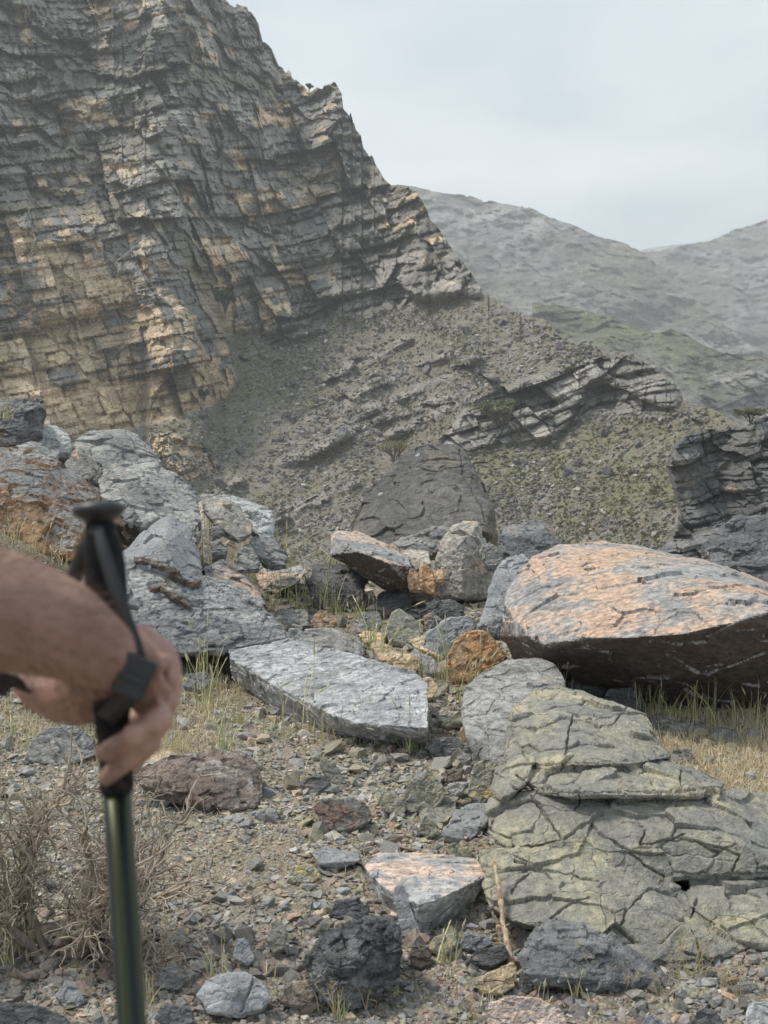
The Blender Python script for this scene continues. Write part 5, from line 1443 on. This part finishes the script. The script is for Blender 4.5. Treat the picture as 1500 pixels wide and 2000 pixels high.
for (ox, oy), d, L_, w in MAIN:
    path = wander(np.array([ox, oy, -12]) * s, d, L_ * s, 12, bg, .17, .02)
    rad = w * s * np.linspace(1, .25, 13) * bg.uniform(.75, 1.25, 13) * .8
    V, Q = tube(path, rad, 9)
    V = V + fbm(V / s / 7, 2, 33)[:, None] * bg.normal(size=3) * s * 2.5
    link('branch', mesh_np('branch', V, quads=Q, mat=M_DEAD), parent=bush)
    for k_ in range(24):
        i0 = bg.integers(3, 12)
        dd = path[min(i0 + 1, 12)] - path[i0]
        dd = dd / np.linalg.norm(dd) + bg.normal(size=3) * .75
        tw = wander(path[i0], dd, bg.uniform(50, 170) * s, 7, bg, .33, .05)
        twigs.append(tube(tw, s * 3.0 * np.linspace(1, .3, 8) * bg.uniform(.6, 1.3), 4)); twn += 1
        for q_ in range(4):
            j0 = bg.integers(1, 6)
            tw2 = wander(tw[j0], (tw[j0 + 1] - tw[j0]) / np.linalg.norm(tw[j0 + 1] - tw[j0]) + bg.normal(size=3) * .8, bg.uniform(20, 80) * s, 5, bg, .4, .03)
            twigs.append(tube(tw2, s * 1.5 * np.linspace(1, .4, 6), 3))
V, Q = join(twigs)
link('twig', mesh_np('twig', V, quads=Q, mat=M_TWIG), parent=bush, kind='stuff')
for (a0, d, L_, w) in [((-120, 0, 5), (1, .1, .02), 230, 17), ((20, 20, 10), (1, -.6, -.1), 170, 20), ((30, -10, 0), (-.5, -1, -.05), 150, 15), ((0, 0, 10), (1, .2, .35), 210, 16)]:
    path = wander(np.array(a0) * s, d, L_ * s, 9, bg, .18)
    V, Q = tube(path, w * s * np.linspace(1, .45, 10) * bg.uniform(.8, 1.2, 10), 9)
    V = V + (fbm(V / s / 9, 3, 35)[:, None]) * s * 5
    link('root', mesh_np('root', V, quads=Q, mat=M_DEAD), parent=bush)
for i, pl in enumerate([[(965, 1683), (972, 1720), (978, 1760), (982, 1800), (992, 1845), (1000, 1890), (1008, 1930)]]):
    r0_, r1_ = 3.42, 3.14
    path = np.concatenate([place(np.interp(x_, np.arange(7), [p[0] for p in pl]), np.interp(x_, np.arange(7), [p[1] for p in pl]), r0_ + (r1_ - r0_) * x_ / 6)[None] for x_ in np.linspace(0, 6, 40)])
    rad = .0082 * np.linspace(.8, 1.25, 40) * bg.uniform(.8, 1.25, 40)
    V, Q = tube(path, rad, 9)
    V += fbm(V * 90, 3, 44)[:, None] * .0035
    b0 = path[-1]
    stick = link('dry_stick', None, loc=tuple(b0), label='upright peeling dry stick beside the yellow-tan pyramid stone', category='stick')
    M_STK = bark_mat('peeling_bark', (.30, .19, .12), (.66, .54, .40), 1.4)
    link('stem', mesh_np('stem', V - b0, quads=Q, mat=M_STK), parent=stick)
    sp = []
    for k_ in range(16):
        j0 = bg.integers(1, 38)
        sp.append(tube(wander(path[j0] - b0, bg.normal(size=3), bg.uniform(.01, .03), 3, bg, .2), np.array([.003, .0025, .0018, .0008]), 4))
    sp.append(tube(wander(path[30] - b0, (1, -.1, .05), .10, 6, bg, .2), np.linspace(.005, .002, 7), 5))
    V, Q = join(sp)
    link('snag', mesh_np('snag', V, quads=Q, mat=M_STK), parent=stick, kind='stuff')
# two little white twigs on the gravel
for (a, b, L_) in [(320, 1735, 90), (300, 1775, 70)]:
    rr_ = float(ground_hit(a, b)[0]); s2 = rr_ / FPX
    pts = [wander(np.array([0, 0, .012]), (1, .25, .03), L_ * s2, 6, bg, .35)]
    pts.append(wander(pts[0][2], (.3, .9, .1), L_ * .5 * s2, 4, bg, .3)); pts.append(wander(pts[0][4], (.8, -.8, .1), L_ * .4 * s2, 4, bg, .3))
    V, Q = join([tube(p, s2 * 2.6 * np.linspace(1, .4, len(p)), 5) for p in pts])
    link('twig', mesh_np('twig', V, quads=Q, mat=M_TWIG), loc=tuple(place(a, b, rr_)), label='pale forked twig lying on the gravel, ' + ('upper' if b < 1750 else 'lower') + ' of the two right of the pole', category='twig')
# ------------------------------------------------------------------ forearm, hand and trekking pole
def lathe(profile, sides=40):
    """profile: list of (z, radius); closed by its end radii"""
    a = np.linspace(0, 2 * np.pi, sides, endpoint=False)
    V = np.array([[(r * math.cos(t_), r * math.sin(t_), z) for t_ in a] for z, r in profile]).reshape(-1, 3)
    n = len(profile)
    i = np.arange(n * sides).reshape(n, sides); j = np.roll(i, -1, 1)
    return V, np.stack([i[:-1], j[:-1], j[1:], i[1:]], -1).reshape(-1, 4)
R0 = .62
SK = R0 / FPX
def capsule_chain(bm, pts, n=18, m=9):
    """tapered sweep with round ends through (u, v, r, radius in photo pixels)"""
    C_ = np.array([place(a, b, r) for a, b, r, w in pts]); Rr = np.array([w * r / FPX for a, b, r, w in pts])
    for i in range(len(C_) - 1):
        k = 5
        for q_ in range(k + 1):
            t_ = q_ / k
            c = C_[i] * (1 - t_) + C_[i + 1] * t_; rr_ = Rr[i] * (1 - t_) + Rr[i + 1] * t_
            bmesh.ops.create_icosphere(bm, subdivisions=2, radius=rr_, matrix=Matrix.Translation(Vector(c)))
def smooth_body(bm, voxel, it):
    me = bpy.data.meshes.new('tmp'); bm.to_mesh(me); bm.free()
    o = bpy.data.objects.new('tmp', me); COL.objects.link(o)
    m = o.modifiers.new('r', 'REMESH'); m.mode = 'VOXEL'; m.voxel_size = voxel
    m = o.modifiers.new('s', 'SMOOTH'); m.factor = .7; m.iterations = it
    dg = bpy.context.evaluated_depsgraph_get()
    em = bpy.data.meshes.new_from_object(o.evaluated_get(dg))
    bpy.data.objects.remove(o); bpy.data.meshes.remove(me)
    em.polygons.foreach_set('use_smooth', np.ones(len(em.polygons), bool))
    return em
bm = bmesh.new()
capsule_chain(bm, [(-620, 1090, .54, 190), (-250, 1145, .55, 152), (0, 1192, .56, 124), (110, 1225, .567, 104), (170, 1258, .572, 84), (205, 1278, .578, 74)])     # forearm
capsule_chain(bm, [(205, 1278, .578, 74), (250, 1282, .60, 54), (300, 1312, .622, 42)])       # back of the hand
capsule_chain(bm, [(215, 1262, .60, 48), (275, 1250, .615, 34), (312, 1282, .625, 36), (322, 1345, .622, 34)])
capsule_chain(bm, [(235, 1300, .60, 56), (290, 1352, .615, 46), (300, 1380, .62, 36)])
capsule_chain(bm, [(322, 1300, .62, 34), (326, 1352, .61, 32), (310, 1400, .598, 28), (262, 1440, .585, 25), (212, 1466, .582, 22), (203, 1470, .583, 19)])        # fingers
capsule_chain(bm, [(325, 1330, .635, 30), (318, 1395, .62, 27), (285, 1445, .60, 25), (240, 1490, .59, 23), (208, 1518, .588, 19)])
capsule_chain(bm, [(318, 1320, .65, 28), (310, 1400, .64, 26), (290, 1455, .63, 22), (262, 1496, .635, 15)])
capsule_chain(bm, [(300, 1270, .64, 32), (322, 1330, .655, 28), (300, 1390, .66, 24), (250, 1420, .665, 21)])
capsule_chain(bm, [(205, 1300, .60, 66), (165, 1345, .64, 54), (120, 1362, .65, 50), (80, 1352, .652, 42), (52, 1338, .652, 28)])           # heel of the hand and thumb
capsule_chain(bm, [(230, 1310, .62, 54), (175, 1370, .65, 46), (150, 1385, .655, 36)])
for a, b, r_, w_ in ((300, 1262, .612, 17), (322, 1292, .602, 19), (333, 1330, .603, 18), (331, 1372, .60, 16), (312, 1408, .583, 30), (292, 1452, .588, 26), (262, 1434, .577, 26)):   # knuckles
    bmesh.ops.create_icosphere(bm, subdivisions=2, radius=w_ * r_ / FPX, matrix=Matrix.Translation(Vector(place(a, b, r_))))
for a, b in (((262, 1225), (318, 1300)), ((256, 1240), (326, 1345)), ((262, 1290), (322, 1385))):                     # tendons on the back of the hand
    capsule_chain(bm, [(a[0], a[1], .590, 9), (b[0], b[1], .590, 12)])
body = smooth_body(bm, .0019, 5)
t = NT('skin')
c = t.coord(jitter=False)
n1 = t.noise(c, 30, 5, .6); n2 = t.noise(c, 220, 4, .6)
col = t.mix(t.ramp(n1, .3, .7), (.26, .15, .115), (.34, .21, .165))
col = t.mix(t.ramp(n2, .3, .7, 0, .35), col, (.20, .115, .09))
pk = t.attr('pink')
col = t.mix(pk, col, t.mix(t.ramp(n1, .3, .7), (.34, .19, .155), (.43, .265, .215)))
t.put(t.b.inputs['Subsurface Weight'], .12)
t.put(t.b.inputs['Subsurface Radius'], (.012, .005, .003))
body.materials.append(t.fin(col, .55, t.bump(n2, .4, .0006), .4))
elbow = Vector(place(-620, 1090, .54))
person = link('person', None, loc=tuple(elbow), label='bare hairy forearm and hand of a person gripping the hiking pole, close to the camera', category='person')
body.transform(Matrix.Translation(-elbow))
body_ob = link('body', body, parent=person)
# forearm hair
bv = np.array([v_.co[:] for v_ in body.vertices]); bn = np.array([v_.normal[:] for v_ in body.vertices])
w_ = bv + np.array(elbow)
uu, vv_ = project(w_)
pa = body.attributes.new('pink', 'FLOAT', 'POINT'); pa.data.foreach_set('value', np.maximum(sstep(215, 275, uu), sstep(.595, .635, w_[:, 1])).astype(np.float32))
hg = np.random.default_rng(5)
cand = np.nonzero((uu < 235) & (uu > -200) & (w_[:, 1] < .66))[0]
sel = hg.choice(cand, 3600)
d_ = bn[sel] * .55 + np.array([.55, 0, -.15]) + hg.normal(size=(len(sel), 3)) * .25
d_ /= np.linalg.norm(d_, axis=1)[:, None]
Lh = hg.uniform(.006, .014, (len(sel), 1))
b_ = bv[sel]; sd_v = np.cross(d_, hg.normal(size=d_.shape)); sd_v /= np.linalg.norm(sd_v, axis=1)[:, None]
w0 = .0001
HV = np.stack([b_ - sd_v * w0, b_ + sd_v * w0, b_ + d_ * Lh * .6 + sd_v * w0 * .7, b_ + d_ * Lh * .6 - sd_v * w0 * .7, b_ + d_ * Lh + np.array([0, 0, -.002])], 1).reshape(-1, 3)
i5 = np.arange(len(sel))[:, None] * 5
hq = i5 + np.array([[0, 1, 2, 3]]); ht = i5 + np.array([[3, 2, 4]])
t = NT('arm_hair'); M_HAIR = t.fin((.10, .06, .04), .6, None, .3)
link('arm_hair', mesh_np('arm_hair', HV, quads=hq, tris=ht, mat=M_HAIR), parent=person, kind='stuff')

def plastic(name, col, rough, spec=.5, bd=0, sc=60):
    t = NT(name)
    n = t.noise(t.coord(jitter=False), sc, 4, .6)
    return t.fin(t.mix(t.ramp(n, .3, .7), col, tuple(x * 1.3 for x in col)), rough, t.bump(n, .6, bd) if bd else None, spec)
M_FOAM = plastic('black_grip_foam', (.007, .007, .008), .9, .3, .0006, 300)
M_CAP = plastic('dark_grey_rubber_cap', (.022, .025, .028), .45, .5)
M_WEB = plastic('black_webbing', (.026, .028, .031), .7, .4, .0005, 400)
M_BUCK = plastic('black_plastic_buckle', (.012, .012, .013), .3, .5)
top = Vector(place(193, 996, .625)); low = Vector(place(258, 2000, .585))
axis = (low - top).normalized()
tip_len = (top.z - .0) / (-axis.z)
pole = link('trekking_pole', None, loc=tuple(top), label='hiking pole with black grip, mushroom cap and olive green shaft held by the hand', category='hiking pole')
pole.rotation_mode = 'QUATERNION'
pole.rotation_quaternion = (-axis).to_track_quat('Z', 'Y')
PX = .61 / FPX
def lz(v): return -(v - 996) * PX * 1.03
def part(name, prof, mat, **kw):
    V, Q = lathe(prof)
    return link(name, mesh_np(name, V, quads=Q, mat=mat), parent=pole, **kw)
part('cap', [(lz(978), 0.0001), (lz(979), 22 * PX), (lz(983), 42 * PX), (lz(989), 50 * PX), (lz(997), 52 * PX), (lz(1005), 48 * PX), (lz(1014), 33 * PX), (lz(1022), 27 * PX), (lz(1023), .0001)], M_CAP)
gp = [(lz(1020), .0001), (lz(1021), 27 * PX), (lz(1045), 30 * PX)]
for q_ in range(24):
    vq = 1060 + q_ * 19
    gp.append((lz(vq), (33 + (2.2 if q_ % 2 else 0) + 4 * math.sin((vq - 1060) / 110.0)) * PX))
gp += [(lz(1528), 34 * PX), (lz(1540), 30 * PX), (lz(1541), .0001)]
part('grip', gp, M_FOAM)
t = NT('olive_green_anodised_shaft')
c = t.coord(jitter=False)
sx = t.n('ShaderNodeSeparateXYZ'); t.put(sx.inputs[0], c)
an = t.math('ARCTAN2', sx.outputs[1], sx.outputs[0])
st = t.n('ShaderNodeMath', operation='SINE'); t.put(st.inputs[0], t.math('MULTIPLY', an, 5.0))
col = t.mix(t.ramp(st.outputs[0], .1, .5), (.034, .042, .015), (.006, .011, .013))  # dark lengthwise stripes: graphics, together with reflections put into the colour
M_SH = t.fin(col, .3, None, .5); t.b.inputs['Metallic'].default_value = .35
part('shaft', [(lz(1535), .0001), (lz(1536), 28 * PX), (-.72, 28 * PX), (-.721, .0001)], M_SH)
part('lower_shaft', [(-.70, .0001), (-.70, 23 * PX), (-tip_len + .06, 21 * PX), (-tip_len + .059, .0001)], M_CAP)
part('tip', [(-tip_len + .075, .0001), (-tip_len + .07, 26 * PX), (-tip_len + .02, 14 * PX), (-tip_len, 5 * PX), (-tip_len - .002, .0001)], M_BUCK)

inv = (Matrix.Translation(top) @ pole.rotation_quaternion.to_matrix().to_4x4()).inverted()
def ribbon(name, pts, mat, thick=.0022):
    """flat webbing through (u, v, r, half width in photo pixels)"""
    n = 24
    ts = np.linspace(0, len(pts) - 1, n); A = np.array(pts, float)
    I = np.stack([np.interp(ts, np.arange(len(pts)), A[:, k]) for k in range(4)], 1)
    for _ in range(2):
        I[1:-1] = (I[:-2] + 2 * I[1:-1] + I[2:]) / 4
    P_ = place(I[:, 0], I[:, 1], I[:, 2])
    d = np.gradient(P_, axis=0); d /= np.linalg.norm(d, axis=1)[:, None]
    side = np.cross(d, np.array([[0, 1.0, 0]])); side /= np.linalg.norm(side, axis=1)[:, None]
    nr = np.cross(side, d)
    w = (I[:, 3] * I[:, 2] / FPX)[:, None]
    ring = [P_ + side * w + nr * thick / 2, P_ + side * w * .5 + nr * thick * .75, P_ - side * w * .5 + nr * thick * .75, P_ - side * w + nr * thick / 2, P_ - side * w - nr * thick / 2, P_ + side * w - nr * thick / 2]
    V = np.stack(ring, 1).reshape(-1, 3)
    i = np.arange(n * 6).reshape(n, 6); j = np.roll(i, -1, 1)
    Q = np.stack([i[:-1], j[:-1], j[1:], i[1:]], -1).reshape(-1, 4)
    Q = np.concatenate([Q, [[0, 1, 2, 5], [2, 3, 4, 5], [n * 6 - 1, n * 6 - 4, n * 6 - 5, n * 6 - 6], [n * 6 - 1, n * 6 - 2, n * 6 - 3, n * 6 - 4]]])
    V = np.array([(inv @ Vector(p))[:] for p in V])
    return link(name, mesh_np(name, V, quads=Q, mat=mat), parent=pole)
ribbon('strap', [(190, 1030, .598, 9), (200, 1070, .592, 12), (222, 1140, .585, 13), (248, 1215, .578, 14), (268, 1275, .574, 15), (278, 1310, .573, 15)], M_WEB)
ribbon('strap', [(188, 1035, .61, 12), (168, 1070, .63, 14), (148, 1120, .65, 14), (128, 1180, .66, 14), (110, 1260, .67, 14)], M_WEB)
ribbon('strap', [(215, 1035, .62, 6), (228, 1060, .625, 8), (236, 1100, .63, 9), (240, 1180, .635, 10), (238, 1260, .64, 10)], M_WEB)
ribbon('strap_tail', [(-60, 1335, .60, 24), (0, 1336, .60, 24), (30, 1340, .61, 22), (48, 1345, .64, 16)], M_WEB)
ribbon('strap_tail', [(262, 1350, .575, 15), (240, 1372, .585, 20), (215, 1395, .595, 22), (195, 1420, .61, 16)], M_WEB)
# buckle: a bevelled frame with a raised bar
bc = Vector(place(264, 1322, .568))
for nm, sx_, sy_, sz_, off in (('buckle', 60, 78, 26, 0), ('buckle_bar', 50, 14, 12, -.0042)):
    bm = bmesh.new()
    bmesh.ops.create_cube(bm, size=1.0, matrix=Matrix.Diagonal((sx_ * PX, sz_ * PX, sy_ * PX, 1)))
    bmesh.ops.bevel(bm, geom=bm.edges[:], offset=5 * PX if nm == 'buckle' else 2 * PX, segments=3, affect='EDGES', profile=.6)
    M_ = Matrix.Translation(bc + Vector((0, off, 0))) @ Matrix.Rotation(math.radians(24), 4, 'Y') @ Matrix.Rotation(math.radians(-10), 4, 'X')
    bm.transform(inv @ M_)
    me = bpy.data.meshes.new(nm); bm.to_mesh(me); bm.free(); me.materials.append(M_BUCK)
    link(nm, me, parent=pole)
# ------------------------------------------------------------------ haze
x0, x1, y0, y1, z0, z1 = -700, 1100, -30, 2150, -30, 340
hv = [(x, y, z) for x in (x0, x1) for y in (y0, y1) for z in (z0, z1)]
hf = [(0, 1, 3, 2), (4, 6, 7, 5), (0, 4, 5, 1), (2, 3, 7, 6), (0, 2, 6, 4), (1, 5, 7, 3)]
hm = bpy.data.materials.new('haze_air')
hm.use_nodes = True
hm.node_tree.nodes.clear()
ho = hm.node_tree.nodes.new('ShaderNodeOutputMaterial')
pv_ = hm.node_tree.nodes.new('ShaderNodeVolumePrincipled')
pv_.inputs['Color'].default_value = (.90, .95, 1.0, 1)
pv_.inputs['Density'].default_value = .00052
pv_.inputs['Anisotropy'].default_value = .2
hm.node_tree.links.new(pv_.outputs[0], ho.inputs['Volume'])
link('haze', mesh_np('haze', hv, quads=hf, mat=hm, smooth=False), kind='stuff', label='thin pale haze filling the valley')
